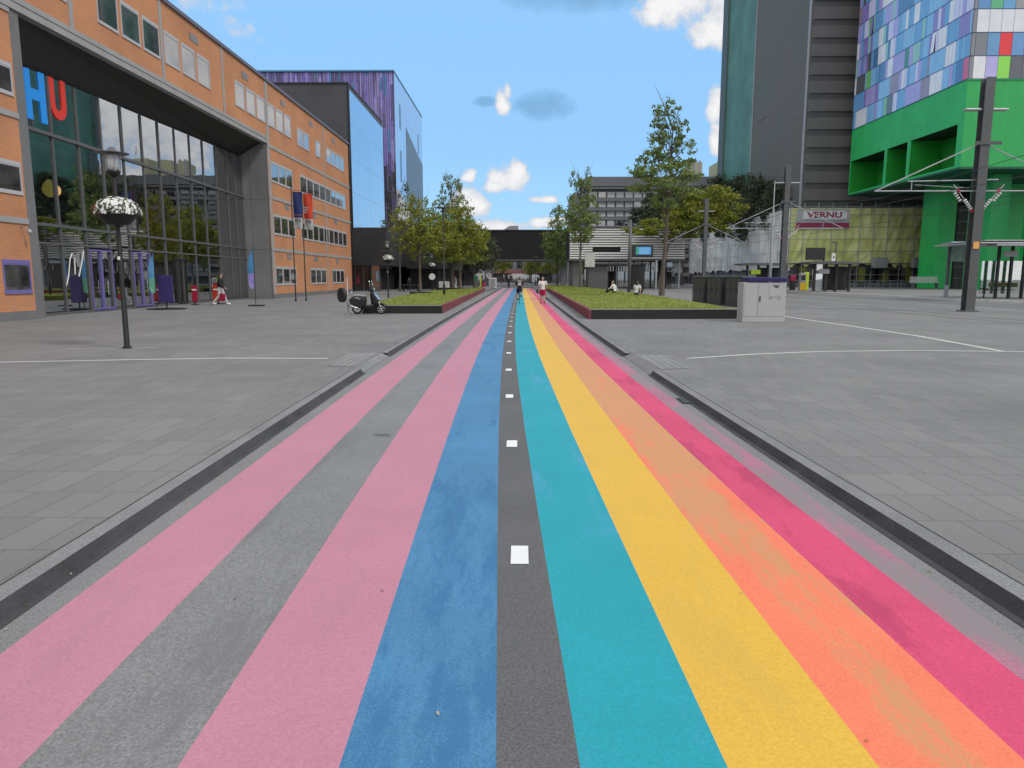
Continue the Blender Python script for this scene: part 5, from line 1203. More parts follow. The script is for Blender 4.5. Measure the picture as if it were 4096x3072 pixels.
MB().box(-.6, .6, .02, .10, .5, 2.7).build('back_board', M['frame_d'], s_)
t = thing('white_box', 'white box cabinet at the kerb before the bridge opening', 'utility cabinet', (-3.9, 104, 0)); MB().bbox(-.5, .5, -.4, .4, .1, 1.6, .03).build('case', M['white'], t); MB().box(-.45, .45, -.35, .35, 0, .1).build('foot', M['dark'], t); MB().box(-.4, .4, -.41, -.401, .25, 1.5).build('door', M['concrete'], t)
t = thing('kerb_ramp', 'long low grey concrete block beside the path, left of the far end', 'concrete block', (-4.4, 99, 0)); MB().bbox(-1.2, .6, -3, 8, 0, .38, .04).build('block', M['concrete_d'], t); MB().bbox(-1.2, .6, -3.1, -3.0, .05, .36, .01).build('front_edge', M['concrete'], t)
s_ = sign_post(-10.9, 90.3, 1.75, .40, 'pale round sign under the far flower basket', face='white', polem='black')
t = thing('advert_box', 'small white and grey box on the ground under the far trees', 'utility cabinet', (-9.6, 92, 0)); MB().bbox(-.65, .65, -.3, .3, .15, 1.15, .04).build('case', M['light_stone'], t); MB().box(-.6, .6, -.25, .25, 0, .15).build('foot', M['dark'], t)
t = thing('bins', 'red and green bins standing together at the end of the left lawn', 'litter bins', (-5.3, 100, 0))
MB().bbox(-.95, -.5, -.3, .3, .1, 1.9, .03).build('grey_column', M['frame_d'], t); MB().bbox(-.95, -.5, -.31, .31, 1.3, 1.9, .03).build('green_top', mat('bin_green', (.01, .18, .10), .5), t)
MB().bbox(.0, .55, -.3, .3, .1, .95, .03).build('red_bin', mat('bin_red', (.30, .02, .06), .5), t); MB().bbox(-.2, -.06, -.3, .3, .1, 1.9, .02).build('yellow_edge', M['yel'], t)
# platform objects (standing on the raised platform, z .16)
def on_plat(name, label, cat, x, y): return thing(name, label, cat, (x, y, .16))
t = on_plat('display_board', 'black departure display on a dark pole before the yellow sheeting', 'display', 35.6, 86.5)
MB().cyl((0, 0, 0), (0, 0, 3.6), .10).build('pole', M['black'], t); MB().bbox(-2.1, .12, -.15, .15, 3.55, 4.95, .04).build('housing', M['soffit'], t); MB().bbox(-.75, -.05, -.06, .06, 2.2, 3.4, .03).build('timetable', M['white'], t)
MB().box(-.7, -.1, -.075, -.062, 3.1, 3.25).build('timetable_header', M['dark'], t)
t = on_plat('stop_sign_pole', 'white and yellow stop post with a pictogram plate', 'stop sign', 35.9, 84.0)
MB().cyl((0, 0, 0), (0, 0, 5.5), .09).build('pole', M['steel'], t); MB().bbox(-.05, .24, -.05, .05, .35, 2.1, .03).build('yellow_sleeve', M['yel'], t); MB().bbox(-.42, .05, -.08, .02, 3.35, 4.2, .02).build('pictogram_plate', M['white'], t)
MB().prism([(-.28, 3.6), (-.1, 3.78), (-.28, 4.0)], .012, 'Y', -.1).build('pictogram', M['black'], t); MB().bbox(-.85, .1, -.06, .02, 2.95, 3.3, .02).build('amber_plate', M['amber'], t); MB().box(-.5, .05, -.03, .03, 5.35, 5.5).build('top_arm', M['steel'], t)
t = on_plat('ticket_machine', 'bright yellow ticket machine by the second tram pole', 'ticket machine', 32.6, 84.5)
MB().bbox(-.45, .5, -.3, .3, 0, 2.0, .06).build('body', M['plate'], t); MB().bbox(.15, .52, -.32, .32, .02, 2.1, .05).build('yellow_side', M['yel'], t); MB().bbox(-.45, .13, -.33, -.305, .05, .85, .02).build('amber_front', M['amber'], t); MB().box(-.35, .1, -.34, -.31, 1.2, 1.75).build('screen', M['dark'], t)
t = on_plat('slatted_bench', 'long pale slatted bench at the foot of the green leg', 'bench', 58.3, 106)
mb = MB()
for i in range(7): mb.bbox(-2.0, 2.0, .25, .30, .80+i*.12, .88+i*.12, .01)
mb.build('backrest', M['light_stone'], t); mb = MB()
for i in range(5): mb.bbox(-2.0, 2.0, -.55+i*.16, -.43+i*.16, .72, .77, .01)
mb.build('seat', M['light_stone'], t)
for x in (-1.7, 1.7): MB().bbox(x-.04, x+.04, -.5, .3, 0, .72, .01).build('leg', M['steel'], t)
# tram shelter on the right
t = on_plat('tram_shelter', 'glass tram shelter with black posts at the right picture edge', 'shelter', 34.6, 52.5)
for x, y in ((-1.0, 2.3), (-.55, .1), (.25, -.1), (1.15, -.1), (2.05, -.6), (2.9, -.6)): MB().bbox(x-.09, x+.09, y-.09, y+.09, 0, 3.75, .02).build('post', M['black'], t)
mb = MB(); mb.bbox(-3.0, 4.5, -1.6, 4.0, 3.80, 3.90, .03); mb.bbox(-2.6, 4.4, -1.5, 3.8, 3.98, 4.05, .02); mb.build('roof', M['galv'], t)
mb = MB()
for i in range(4): mb.box(-1.9, 4.5, -1.7+i*.35, -1.62+i*.35, 3.66, 3.79)
mb.build('roof_rail', M['galv'], t)
MB().box(-.5, 4.4, 2.0, 2.03, .3, 2.7).build('glass_wall', M['glass'], t); MB().box(-.45, .5, -.3, -.22, 2.95, 3.35).build('name_panel', M['plate'], t)
s_ = MB().bbox(1.95, 3.9, -.9, -.4, .75, 1.1, .03).build('orange_seat', mat('wood_seat', (.30, .10, .03), .6), t); MB().box(1.6, 4.0, -1.0, -.9, .50, .56).build('seat_rail', M['black'], t)
t = on_plat('leaning_rail', 'thin black leaning post between the shelter and the big tram pole', 'post', 34.25, 54.2); MB().cyl((0, 0, 0), (.05, 0, 1.35), .05).build('post', M['black'], t); MB().box(-.1, .3, -.03, .03, .62, .7).build('bracket', M['black'], t)
t = on_plat('info_pillar', 'dark stop post with a pale map board left of the big tram pole', 'information board', 32.8, 56.5)
MB().bbox(-.10, .10, -.08, .08, 0, 4.2, .02).build('post', M['steel'], t); MB().bbox(.05, 1.4, -.05, .05, 2.7, 4.2, .03).build('map_board', mat('pale_green_board', (.28, .42, .36), .3, var=.4, scale=1.5), t); MB().bbox(-.12, .12, -.1, .1, .0, .9, .02).build('foot', M['galv'], t)
t = on_plat('rubbish_bin', 'red topped dark bin at the second tram pole foot', 'litter bin', 31.95, 86.0); MB().bbox(-.28, .28, -.25, .25, 0, 1.1, .04).build('body', M['dark'], t); MB().bbox(-.3, .3, -.27, .27, 1.1, 1.75, .04).build('hood', bpy.data.materials['bin_red'], t)
# stop shelters farther along
for (x, y, w, lb) in [(28.6, 86, 4.6, 'dark tram shelter behind the utility cabinets, left one'), (33.2, 84.0-6, 4.4, 'dark tram shelter behind the utility cabinets, right one')]:
    t = thing('stop_shelter', lb, 'shelter', (x, y, 0.0), group='dark tram shelters')
    MB().prism([(-w/2-.6, 3.25), (-w/2-.3, 3.1), (w/2+.1, 3.05), (w/2+.1, 3.3), (-w/2+.3, 3.36)], 3.2, 'Y', -.4).build('roof', M['steel'], t)
    for xx in (-w/2+.4, -.6, .5, w/2-.3): MB().box(xx-.12, xx+.12, .3, .55, 0, 3.1).build('post', M['soffit'], t)
    MB().box(-.5, w/2-.3, .9, .95, .3, 2.8).build('back_panel', M['dark'], t); MB().box(-w/2+.4, -.6, .6, .64, .4, 2.4).build('glass_panel', M['glass'], t)
    MB().box(-w/2+.8, -w/2+1.9, .2, .3, 2.05, 2.55).build('yellow_plate' if y > 80 else 'pale_plate', M['yel'] if y > 80 else M['plate'], t)
t = thing('bus_shelter', 'grey shelter block behind the first seated person', 'shelter', (10.0, 97, 0))
MB().bbox(-1.0, 1.6, 0, 2.6, .0, 3.2, .05).build('cabin', M['steel'], t); MB().bbox(-1.3, 5.8, -.4, 3, 3.21, 3.5, .05).build('roof', M['soffit'], t); MB().bbox(-1.5, -.2, -.5, -.3, 3.0, 4.9, .03).build('white_pylon', M['light_stone'], t)
for xx in (2.6, 5.4): MB().box(xx, xx+.15, .2, .35, 0, 3.2).build('post', M['black'], t)
mb = MB()
for i in range(7): mb.tube([(2.9+i*.28, 1, .45), (2.95+i*.28, 1.3, .95)], .04, 5)
mb.build('seat_slats', M['light_stone'], t)
t = thing('traffic_totem', 'thick dark post with a black cabinet under the louvred building', 'cabinet', (16.2, 101, 0)); MB().bbox(-.9, .9, -.4, .4, 0, 3.3, .05).build('case', M['dark'], t); MB().bbox(-1.2, 1.1, -.5, .5, 3.31, 3.6, .05).build('hood', M['black'], t); MB().cyl((2.5, 0, 0), (2.5, 0, 4.0), .14).build('grey_pipe', M['galv'], t)

# ================= small ground details =================
t = thing('drain_grate', 'small black drain grate in the gutter at the right kerb', 'drain grate', (2.52+cl(10.1), 10.1, -.074))
MB().box(-.06, .06, -.22, .22, 0, .006).build('frame', M['black'], t)
mb = MB()
for i in range(9): mb.box(-.045, .045, -.2+i*.047, -.18+i*.047, .006, .012)
mb.build('bars', M['steel'], t)
t = thing('twig', 'dark fallen twig lying on the grey stripe', 'twig', (-1.52, 7.75, -.07))
mb = MB(); mb.tube([(-.09, .05, .005), (-.02, .0, .012), (.05, .01, .006), (.12, -.06, .004)], [.004, .005, .004, .002], 5); mb.tube([(-.02, 0, .01), (.02, .06, .012), (.05, .07, .005)], .003, 4); mb.tube([(.05, .01, .008), (.10, .03, .01)], .0025, 4); mb.build('branch', M['bark'], t)
mb = MB()
for i in range(260):
    Y = 2.5+22*random.random()**1.5; r_ = random.random()
    if r_ < .45: x = random.choice((-1, 1))*random.uniform(2.45, 2.6)+cl(Y); z = -.073
    elif r_ < .6: x = random.uniform(-2.3, 2.3)+cl(Y); z = -.071
    else: x = random.choice((-1, 1))*random.uniform(2.8, 8)+cl(Y); z = .006
    a = random.uniform(0, 6.28); q = random.uniform(.006, .016); c_, s_ = math.cos(a)*q, math.sin(a)*q
    mb.col = random.choice([(.10, .06, .025), (.20, .14, .05), (.05, .045, .04), (.30, .28, .24)])
    mb.poly([(x-c_, Y-s_, z), (x+s_*.5, Y-c_*.5, z+.003), (x+c_, Y+s_, z+.006), (x-s_*.5, Y+c_*.5, z+.002)])
struct(mb.build('leaf_litter', mat_attr('litter', .8, .2)), 'stuff', 'tiny dry leaves and grit scattered in the gutters and on the paving')
# ================= bicycles, scooter, van =================
def bicycle(name, label, loc, rz, group=None, framem=None):
    t = thing(name, label, 'bicycle', loc, rz, group)
    for x in (-.53, .53):
        w = MB().torus((x, 0, .34), .325, .018, 'Y', 28, 6).build('wheel', M['rubber'], t, smooth=True)
        MB().torus((x, 0, .34), .305, .008, 'Y', 24, 4).build('rim', M['galv'], w)
        mb = MB()
        for k in range(10):
            a = 6.283*k/10; mb.tube([(x, 0, .34), (x+.3*math.cos(a), 0, .34+.3*math.sin(a))], .0025, 3, False)
        mb.cyl((x, -.04, .34), (x, .04, .34), .02, n=8); mb.build('spokes', M['galv'], w)
    mb = MB(); bb = (-.08, 0, .30); st = (-.20, 0, .88); hd = (.36, 0, .86); hl_ = (.40, 0, .72); fa = (.53, 0, .34); ra = (-.53, 0, .34)
    for a, b, r in ((bb, (-.20, 0, .80), .016), (bb, hl_, .018), ((-.17, 0, .68), (.36, 0, .80), .016), (ra, bb, .010), (ra, (-.18, 0, .72), .009), (hd, hl_, .018), (hl_, fa, .012)): mb.tube([a, b], r, 7)
    mb.build('frame', framem or M['black'], t, smooth=True)
    mb = MB(); mb.tube([st, (-.16, 0, .70)], .013, 6); mb.ell((-.22, 0, .93), (.13, .075, .035), 10, 6); mb.build('saddle', M['rubber'], t, smooth=True)
    mb = MB(); mb.tube([(.36, 0, .85), (.34, 0, 1.02)], .013, 6); mb.tube([(.18, -.28, 1.03), (.30, -.24, 1.05), (.36, 0, 1.03), (.30, .24, 1.05), (.18, .28, 1.03)], .012, 6); mb.build('handlebar', M['chrome'], t, smooth=True)
    mb = MB()
    mb.torus((-.08, 0, .30), .09, .006, 'Y', 18, 4); mb.tube([(-.08, .03, .30), (0, .03, .17)], .009, 5); mb.tube([(-.08, -.03, .30), (-.16, -.03, .43)], .009, 5); mb.box(-.04, .04, .04, .12, .16, .18); mb.box(-.20, -.12, -.12, -.04, .42, .44)
    mb.build('crank', M['galv'], t)
    mb = MB(); 
    for x in (-.53, .53):
        for k in range(8):
            a0, a1 = R(20+18*k), R(20+18*(k+1)); r_ = .355
            mb.poly([(x+r_*math.cos(a0), -.03, .34+r_*math.sin(a0)), (x+r_*math.cos(a1), -.03, .34+r_*math.sin(a1)), (x+r_*math.cos(a1), .03, .34+r_*math.sin(a1)), (x+r_*math.cos(a0), .03, .34+r_*math.sin(a0))])
    mb.build('mudguard', M['black'], t)
    MB().box(-.66, -.28, -.06, .06, .735, .75).build('luggage_rack', M['black'], t)
    return t
def scooter(loc):
    t = thing('motor_scooter', 'black motor scooter with chrome trim parked at the left planter', 'scooter', loc)
    gl_ = mat('gloss_black', (.010, .010, .012), .16, var=.05, spec=.6)
    def side(pts, w, m, nm, par=t, b=.03, sm=True):
        bm = bmesh.new(); n = len(pts)
        a = [bm.verts.new((p[0], -w/2, p[1])) for p in pts]; c = [bm.verts.new((p[0], w/2, p[1])) for p in pts]
        bm.faces.new(a[::-1]) if False else bm.faces.new(a); bm.faces.new(c[::-1])
        for i in range(n): j = (i+1) % n; bm.faces.new((a[j], a[i], c[i], c[j]))
        bmesh.ops.recalc_face_normals(bm, faces=bm.faces[:])
        ed = [e for e in bm.edges if abs(e.verts[0].co.y-e.verts[1].co.y) < 1e-6]
        bmesh.ops.bevel(bm, geom=ed, offset=b, segments=3, affect='EDGES', profile=.5)
        return MB().addbm(bm).build(nm, m, par, smooth=False)
    side([(-.80, .58), (-.76, .70), (-.62, .80), (-.30, .80), (-.06, .76), (-.03, .62), (-.05, .44), (-.12, .30), (-.50, .27), (-.72, .36)], .40, gl_, 'rear_body', b=.09)
    side([(-.68, .80), (-.64, .88), (-.45, .90), (-.20, .87), (.0, .84), (-.02, .78), (-.30, .80)], .28, mat('tan_seat', (.30, .30, .30), .5), 'seat', b=.03)
    side([(-.12, .42), (-.10, .30), (.10, .27), (.34, .33), (.36, .44), (.26, .42)], .36, gl_, 'footboard', b=.03)
    side([(.27, .42), (.17, .98), (.21, 1.02), (.30, 1.02), (.40, .86), (.58, .62), (.50, .50), (.38, .42)], .34, gl_, 'leg_shield', b=.05)
    side([(.22, .44), (.16, .94), (.19, .95), (.25, .44)], .46, gl_, 'shield_wing', b=.005)
    MB().prism([(.34, .92), (.37, .93), (.56, .66), (.53, .65)], .30, 'Y', -.15).build('chrome_strip', M['chrome'], t)
    side([(.07, 1.02), (.10, 1.13), (.22, 1.18), (.31, 1.13), (.33, 1.04), (.22, 1.0)], .20, gl_, 'headset', b=.03)
    mb = MB(); mb.cyl((.31, -.0, 1.10), (.35, 0, 1.10), .075, n=16); mb.build('headlight', M['chrome'], t, smooth=True)
    mb = MB(); mb.tube([(.13, -.34, 1.12), (.18, -.15, 1.13), (.18, .15, 1.13), (.13, .34, 1.12)], .016, 8); mb.build('handlebar', M['rubber'], t, smooth=True)
    for s in (-1, 1):
        o = MB(); o.tube([(.17, s*.24, 1.13), (.19, s*.26, 1.40)], .007, 5); o.ell((.17, s*.27, 1.46), (.03, .07, .06), 10, 6); o.build('mirror', M['chrome'], t, smooth=True)
    mb = MB(); mb.poly([(.34, -.16, 1.14), (.34, .16, 1.14), (.20, .17, 1.50), (.20, -.17, 1.50)]); mb.build('windscreen', M['glass'], t)
    def wheel(x, nm='wheel'):
        w = MB().torus((x, 0, .24), .195, .047, 'Y', 32, 10, 1.15).build(nm, M['rubber'], t, smooth=True)
        MB().torus((x, 0, .24), .152, .013, 'Y', 28, 6, 3.0).build('rim', M['chrome'], w, smooth=True)
        mb = MB(); mb.cyl((x, -.05, .24), (x, .05, .24), .035, n=12)
        for k in range(5):
            a = 6.283*k/5+.3; c_, s_ = math.cos(a), math.sin(a); mb.tube([(x+.03*c_, -.03, .24+.03*s_), (x+.15*c_, -.035, .24+.15*s_)], [.022, .014], 6)
        mb.build('spokes', M['chrome'], w, smooth=True)
    wheel(.615); wheel(-.47)
    # front mudguard: arc shell
    mb = MB(); k = 0
    for i in range(10):
        a = R(25+14*i); 
        for (w_, rr) in ((-.075, .245), (-.05, .275), (.05, .275), (.075, .245)): mb.v.append((.615+rr*math.cos(a), w_, .24+rr*math.sin(a)))
    for i in range(9):
        for j in range(3): mb._f((i*4+j, i*4+j+1, i*4+j+5, i*4+j+4))
    mb.build('front_mudguard', gl_, t, smooth=True)
    MB().tube([(.50, -.07, .66), (.56, -.09, .45), (.615, -.08, .24)], .02, 7).build('fork', M['chrome'], t, smooth=True)
    mb = MB(); mb.tube([(-.82, -.17, .36), (-.70, -.19, .38), (-.52, -.18, .30), (-.3, -.15, .25)], [.045, .055, .045, .02], 10); mb.build('exhaust', M['chrome'], t, smooth=True)
    mb = MB(); mb.tube([(-.66, -.1, .88), (-.80, -.1, .98), (-.80, .1, .98), (-.66, .1, .88)], .012, 6); mb.tube([(-.80, -.1, .98), (-.64, -.1, .99), (-.64, .1, .99), (-.80, .1, .98)], .012, 6); mb.build('rear_rack', M['chrome'], t, smooth=True)
    MB().ell((-.80, 0, .62), (.025, .08, .04), 10, 6).build('tail_light', bpy.data.materials['red_panel'], t, smooth=True)
    MB().tube([(-.58, -.205, .70), (-.42, -.21, .74), (-.28, -.206, .66)], .018, 6).build('side_trim', M['chrome'], t, smooth=True)
    MB().tube([(-.16, -.1, .26), (-.24, -.16, .0)], .014, 6).build('stand', M['steel'], t)
scooter((-6.95, 33.0, 0))

bk0 = bicycle('parked_bicycle', 'first parked bicycle against the scaffold foot, beside the yellow stop post', (48.6, 122.5, 0), .2, 'bicycles parked at the scaffolding')
for i, (x, y, rz, lb) in enumerate([(57.5, 121.8, .1, 'parked bicycle at the scaffold foot, below the left site cabin'), (60.0, 121.9, .35, 'parked bicycle at the scaffold foot, just right of the left site cabin'), (51.5, 122.4, 1.2, 'parked bicycle turned end-on between the hoarding panels')]):
    copy_tree(bk0, (x, y, 0), rz, lb)
for i, (x, y, rz, lb) in enumerate([(1.2, 141.5, .2, 'parked bicycle under the black bridge just right of the cyclist'), (3.4, 142, -.1, 'parked bicycle under the bridge behind the white shirt walker'), (5.2, 142.3, .15, 'parked bicycle under the bridge by the right pier'), (6.6, 141.7, .4, 'last parked bicycle right of the bridge opening'),
                                    (-10.2, 101, .3, 'bicycle parked under the left trees by the pale box'), (-8.2, 103, -.2, 'bicycle parked under the left trees by the bins')]):
    copy_tree(bk0, (x, y, 0), rz, lb, 'bicycles parked near the bridge')
b_ = copy_tree(bk0, (71.0, 104, 0), .2, 'dark bicycle leaning at the foot of the green legs'); b_['group'] = 'bicycles parked near the bridge'
# cluster of dark bikes rack left
bk = thing('terrace_table', 'black terrace bench and table in front of the annex', 'bench', (-13.2, 88, 0))
MB().bbox(-1.1, 1.1, -.3, .3, .70, .76, .02).build('table_top', M['steel'], bk); MB().box(-.9, -.82, -.25, .25, 0, .70).build('leg', M['black'], bk); MB().box(.82, .9, -.25, .25, 0, .70).build('leg', M['black'], bk); MB().bbox(-1.1, 1.1, -.75, -.5, .42, .47, .02).build('seat', M['black'], bk)
MB().box(-.9, -.82, -.7, -.55, 0, .42).build('leg', M['black'], bk); MB().box(.82, .9, -.7, -.55, 0, .42).build('leg', M['black'], bk)
v = thing('delivery_van', 'white delivery van parked far behind the bridge opening', 'van', (4.2, 200, 0))
MB().bbox(-1.0, 1.0, -2.6, 2.4, .35, 2.25, .18).build('body', M['white'], v); MB().box(-.85, .85, -2.62, -2.59, 1.35, 2.0).build('rear_window', M['winback'], v)
for sx in (-.92, .92):
    for sy in (-1.7, 1.6): MB().cyl((sx-.1, sy, .34), (sx+.1, sy, .34), .34, n=16).build('wheel', M['rubber'], v)
for sx in (-.9, .72): MB().box(sx, sx+.16, -2.63, -2.6, .8, 1.2).build('tail_light', bpy.data.materials['red_panel'], v)

# ================= people =================
def remesh(mb, vox):
    me = bpy.data.meshes.new('tmp'); me.from_pydata(mb.v, [], mb.f); me.update()
    o = bpy.data.objects.new('tmp', me); COL.objects.link(o)
    m = o.modifiers.new('r', 'REMESH'); m.mode = 'VOXEL'; m.voxel_size = vox; m.use_smooth_shade = True
    s = o.modifiers.new('s', 'SMOOTH'); s.factor = .5; s.iterations = 3
    dg = bpy.context.evaluated_depsgraph_get(); r = bpy.data.meshes.new_from_object(o.evaluated_get(dg))
    out = MB(); out.v = [tuple(v.co) for v in r.vertices]; out.f = [tuple(p.vertices) for p in r.polygons]; out.c = [None]*len(out.f); out.mi = [0]*len(out.f)
    COL.objects.unlink(o); bpy.data.objects.remove(o); bpy.data.meshes.remove(r); return out
def V(*a): return Vector(a)
def person(label, loc, rz, J, cloth, scale=1.0, group=None, hairlen=.0, hairm=None):
    """J: joints (facing +Y). cloth: top material, top sleeve ('short'/'long'), bottom material, length ('short'/'long'), shoe material"""
    t = thing('person', label, 'person', loc, rz, group); t.scale = (scale,)*3
    P = {k: Vector(v) for k, v in J.items()}
    b = MB(); pel, ch, nk, hd = P['pelvis'], P['chest'], P['neck'], P['head']
    ud = (ch-pel).normalized()
    b.tube([pel-ud*.02, pel.lerp(ch, .35), ch, nk-ud*.03], [.125, .11, .13, .06], 14)
    b.ell(tuple(pel), (.15, .11, .12)); b.tube([nk-ud*.05, hd-Vector((0, 0, .06))], [.055, .05], 10)
    fd = P.get('look', V(0, 1, 0)).normalized(); sd = fd.cross(V(0, 0, 1)).normalized()
    b.ell(tuple(hd+V(0, 0, .02)), (.077, .092, .105), 14, 12); b.ell(tuple(hd+fd*.035-V(0, 0, .055)), (.052, .05, .055))
    b.ell(tuple(hd+fd*.098+V(0, 0, -.002)), (.013, .018, .02), 8, 6)
    for s in (-1, 1): b.ell(tuple(hd+sd*s*.078), (.014, .022, .03), 8, 6)
    for S_ in ('l', 'r'):
        sh, el, wr = P['sh_'+S_], P['el_'+S_], P['wr_'+S_]; hp, kn, an, to = P['hip_'+S_], P['kn_'+S_], P['an_'+S_], P['toe_'+S_]
        b.tube([ch.lerp(sh, .4), sh], [.075, .058], 10); b.ell(tuple(sh), (.058, .058, .058))
        b.tube([sh, sh.lerp(el, .4), el, el.lerp(wr, .3), wr], [.052, .047, .038, .038, .026], 10)
        b.tube([hp+V(0, 0, .03), hp.lerp(kn, .35), kn, kn.lerp(an, .3), an], [.085, .078, .055, .056, .036], 12)
        b.tube([an, an.lerp(to, .5)-V(0, 0, .015), to], [.04, .036, .028], 8); b.ell(tuple(an-V(0, 0, .02)), (.035, .04, .03))
        d = (wr-el).normalized(); b.ell(tuple(wr+d*.05), (.028, .028, .04))
    body = remesh(b, .016)
    for S_ in ('l', 'r'):
        el, wr = P['el_'+S_], P['wr_'+S_]; d = (wr-el).normalized(); side = d.cross(V(0, 0, 1)); side = side.normalized() if side.length > .1 else V(0, 1, 0)
        if abs(d.z) > .7: side = V(0, 1, 0)-d*d.y; side.normalize()
        nrm = d.cross(side); inn = nrm*(1 if S_ == 'l' else -1)
        for k, L in enumerate((.066, .075, .070, .055)):
            o = wr+d*.075+side*(.024-.016*k); body.tube([o, o+d*L*.5+inn*.006, o+d*L*.85+inn*.026, o+d*L*.9+inn*.042], [.0085, .008, .0075, .006], 6)
        o = wr+d*.035+side*.026; body.tube([o, o+d*.03+side*.022, o+d*.055+side*.026+inn*.012], [.010, .009, .007], 6)
    body.build('body', M['skin'], t, smooth=True)
    top, sl, bot, ln, shoe = cloth
    c = MB(); c.tube([pel-ud*.03, pel.lerp(ch, .35), ch+ud*.02, nk-ud*.025], [.155, .142, .158, .075], 16); c.ell(tuple(pel+ud*.02), (.172, .135, .11))
    c.ell(tuple(pel.lerp(ch, .8)), (.175, .125, .16))
    for S_ in ('l', 'r'):
        sh, el, wr = P['sh_'+S_], P['el_'+S_], P['wr_'+S_]; c.tube([ch.lerp(sh, .3)+V(0, 0, .01), sh], [.095, .078], 10); c.ell(tuple(sh), (.076, .076, .076))
        if sl == 'short': c.tube([sh, sh.lerp(el, .75)], [.074, .072], 10)
        else: c.tube([sh, el, el.lerp(wr, .92)], [.072, .058, .044], 10)
    remesh(c, .018).build('top', top, t, smooth=True)
    c = MB(); c.ell(tuple(pel-ud*.03), (.168, .138, .13)); 
    for S_ in ('l', 'r'):
        hp, kn, an = P['hip_'+S_], P['kn_'+S_], P['an_'+S_]
        if ln == 'short': c.tube([hp+V(0, 0, .05), hp.lerp(kn, .5), hp.lerp(kn, .85)], [.10, .105, .105], 12)
        else: c.tube([hp+V(0, 0, .05), hp.lerp(kn, .4), kn, kn.lerp(an, .4), an.lerp(kn, .04)], [.10, .095, .073, .068, .056], 12)
    remesh(c, .018).build('trousers' if ln == 'long' else 'shorts', bot, t, smooth=True)
    for S_ in ('l', 'r'):
        an, to = P['an_'+S_], P['toe_'+S_]; dd = (to-an); dd.z = 0; dd = dd.normalized() if dd.length > .01 else V(0, 1, 0)
        c = MB(); base = V(0, 0, -.035); c.tube([an-dd*.05+base, an.lerp(to, .5)+V(0, 0, -.01), to+dd*.03], [.045, .047, .036], 10); c.ell(tuple(an), (.046, .05, .045)); c.build('shoe', shoe, t, smooth=True)
    h = MB(); h.ell(tuple(hd+V(0, 0, .045)-fd*.018), (.086, .095, .095), 14, 10)
    if hairlen: h.tube([hd-fd*.05+V(0, 0, .04), hd-fd*.085-V(0, 0, .06), nk-fd*.09-V(0, 0, hairlen)], [.07, .06, .03], 10)
    h.build('hair', hairm or M['hair'], t, smooth=True)
    e = MB()
    for s in (-1, 1): e.ell(tuple(hd+fd*.086+sd*s*.030+V(0, 0, .02)), (.010, .008, .007), 6, 5)
    e.build('eyes', M['dark'], t); m_ = MB(); m_.box(*(sorted((hd.x-.02*abs(sd.x)-.004, hd.x+.02*abs(sd.x)+.004))), hd.y-.001+fd.y*.086-.004, hd.y+fd.y*.086+.006, hd.z-.052, hd.z-.045)
    m_.build('mouth', bpy.data.materials['petal_red'], t)
    return t
def walkpose(st=.22, arm=.18, h=0.0, lean=.03):
    return dict(pelvis=(0, 0, .93), chest=(0, lean, 1.27), neck=(0, lean+.01, 1.45), head=(0, lean+.03, 1.58),
                sh_l=(-.18, lean, 1.40), el_l=(-.235, lean-arm*.5, 1.13), wr_l=(-.25, lean-arm*.2+.06, .90), sh_r=(.18, lean, 1.40), el_r=(.24, lean+arm*.1, 1.13), wr_r=(.25, lean+arm+.06, .92),
                hip_l=(-.09, 0, .90), kn_l=(-.10, st*.55, .50), an_l=(-.10, st*.9, .085), toe_l=(-.11, st*.9+.15, .045),
                hip_r=(.09, 0, .90), kn_r=(.10, -st*.15, .49), an_r=(.10, -st*1.05, .14), toe_r=(.10, -st*1.05+.13, .05))
wm = mat('white_shirt', (.62, .62, .62), .8, var=.05, scale=8); rm = mat('red_shorts', (.40, .005, .07), .8, var=.1, scale=6); blk = mat('black_cloth', (.012, .012, .014), .85, var=.2, scale=6); pal_ = mat('pale_trousers', (.48, .48, .50), .8, var=.05, scale=6); gry = mat('grey_cloth', (.22, .22, .23), .85, var=.1, scale=6); wsh = M['white']; bshoe = M['rubber']; nvy = mat('navy_cloth2', (.012, .012, .05), .85)
lh_ = mat('light_hair', (.28, .22, .16), .7)
wk = walkpose(.16, .08); wk['el_l'] = (-.27, -.02, 1.16); wk['wr_l'] = (-.30, .05, .93); wk['el_r'] = (.28, .02, 1.16); wk['wr_r'] = (.27, .12, .97)
person('walking away in a white t-shirt and crimson shorts on the red stripe side', (1.49, 48.53, -.08), 0, wk, (wm, 'short', rm, 'short', bshoe), 1.03, hairm=lh_)
t = thing('shoulder_bag', 'small dark bag carried at the left hand of the walker in white', 'bag', (1.14, 48.60, .62)); MB().bbox(-.06, .06, -.14, .14, -.02, .26, .03).build('bag_body', blk, t); MB().tube([(0, -.08, .26), (0, 0, .34), (0, .08, .26)], .008, 6).build('handle', blk, t)
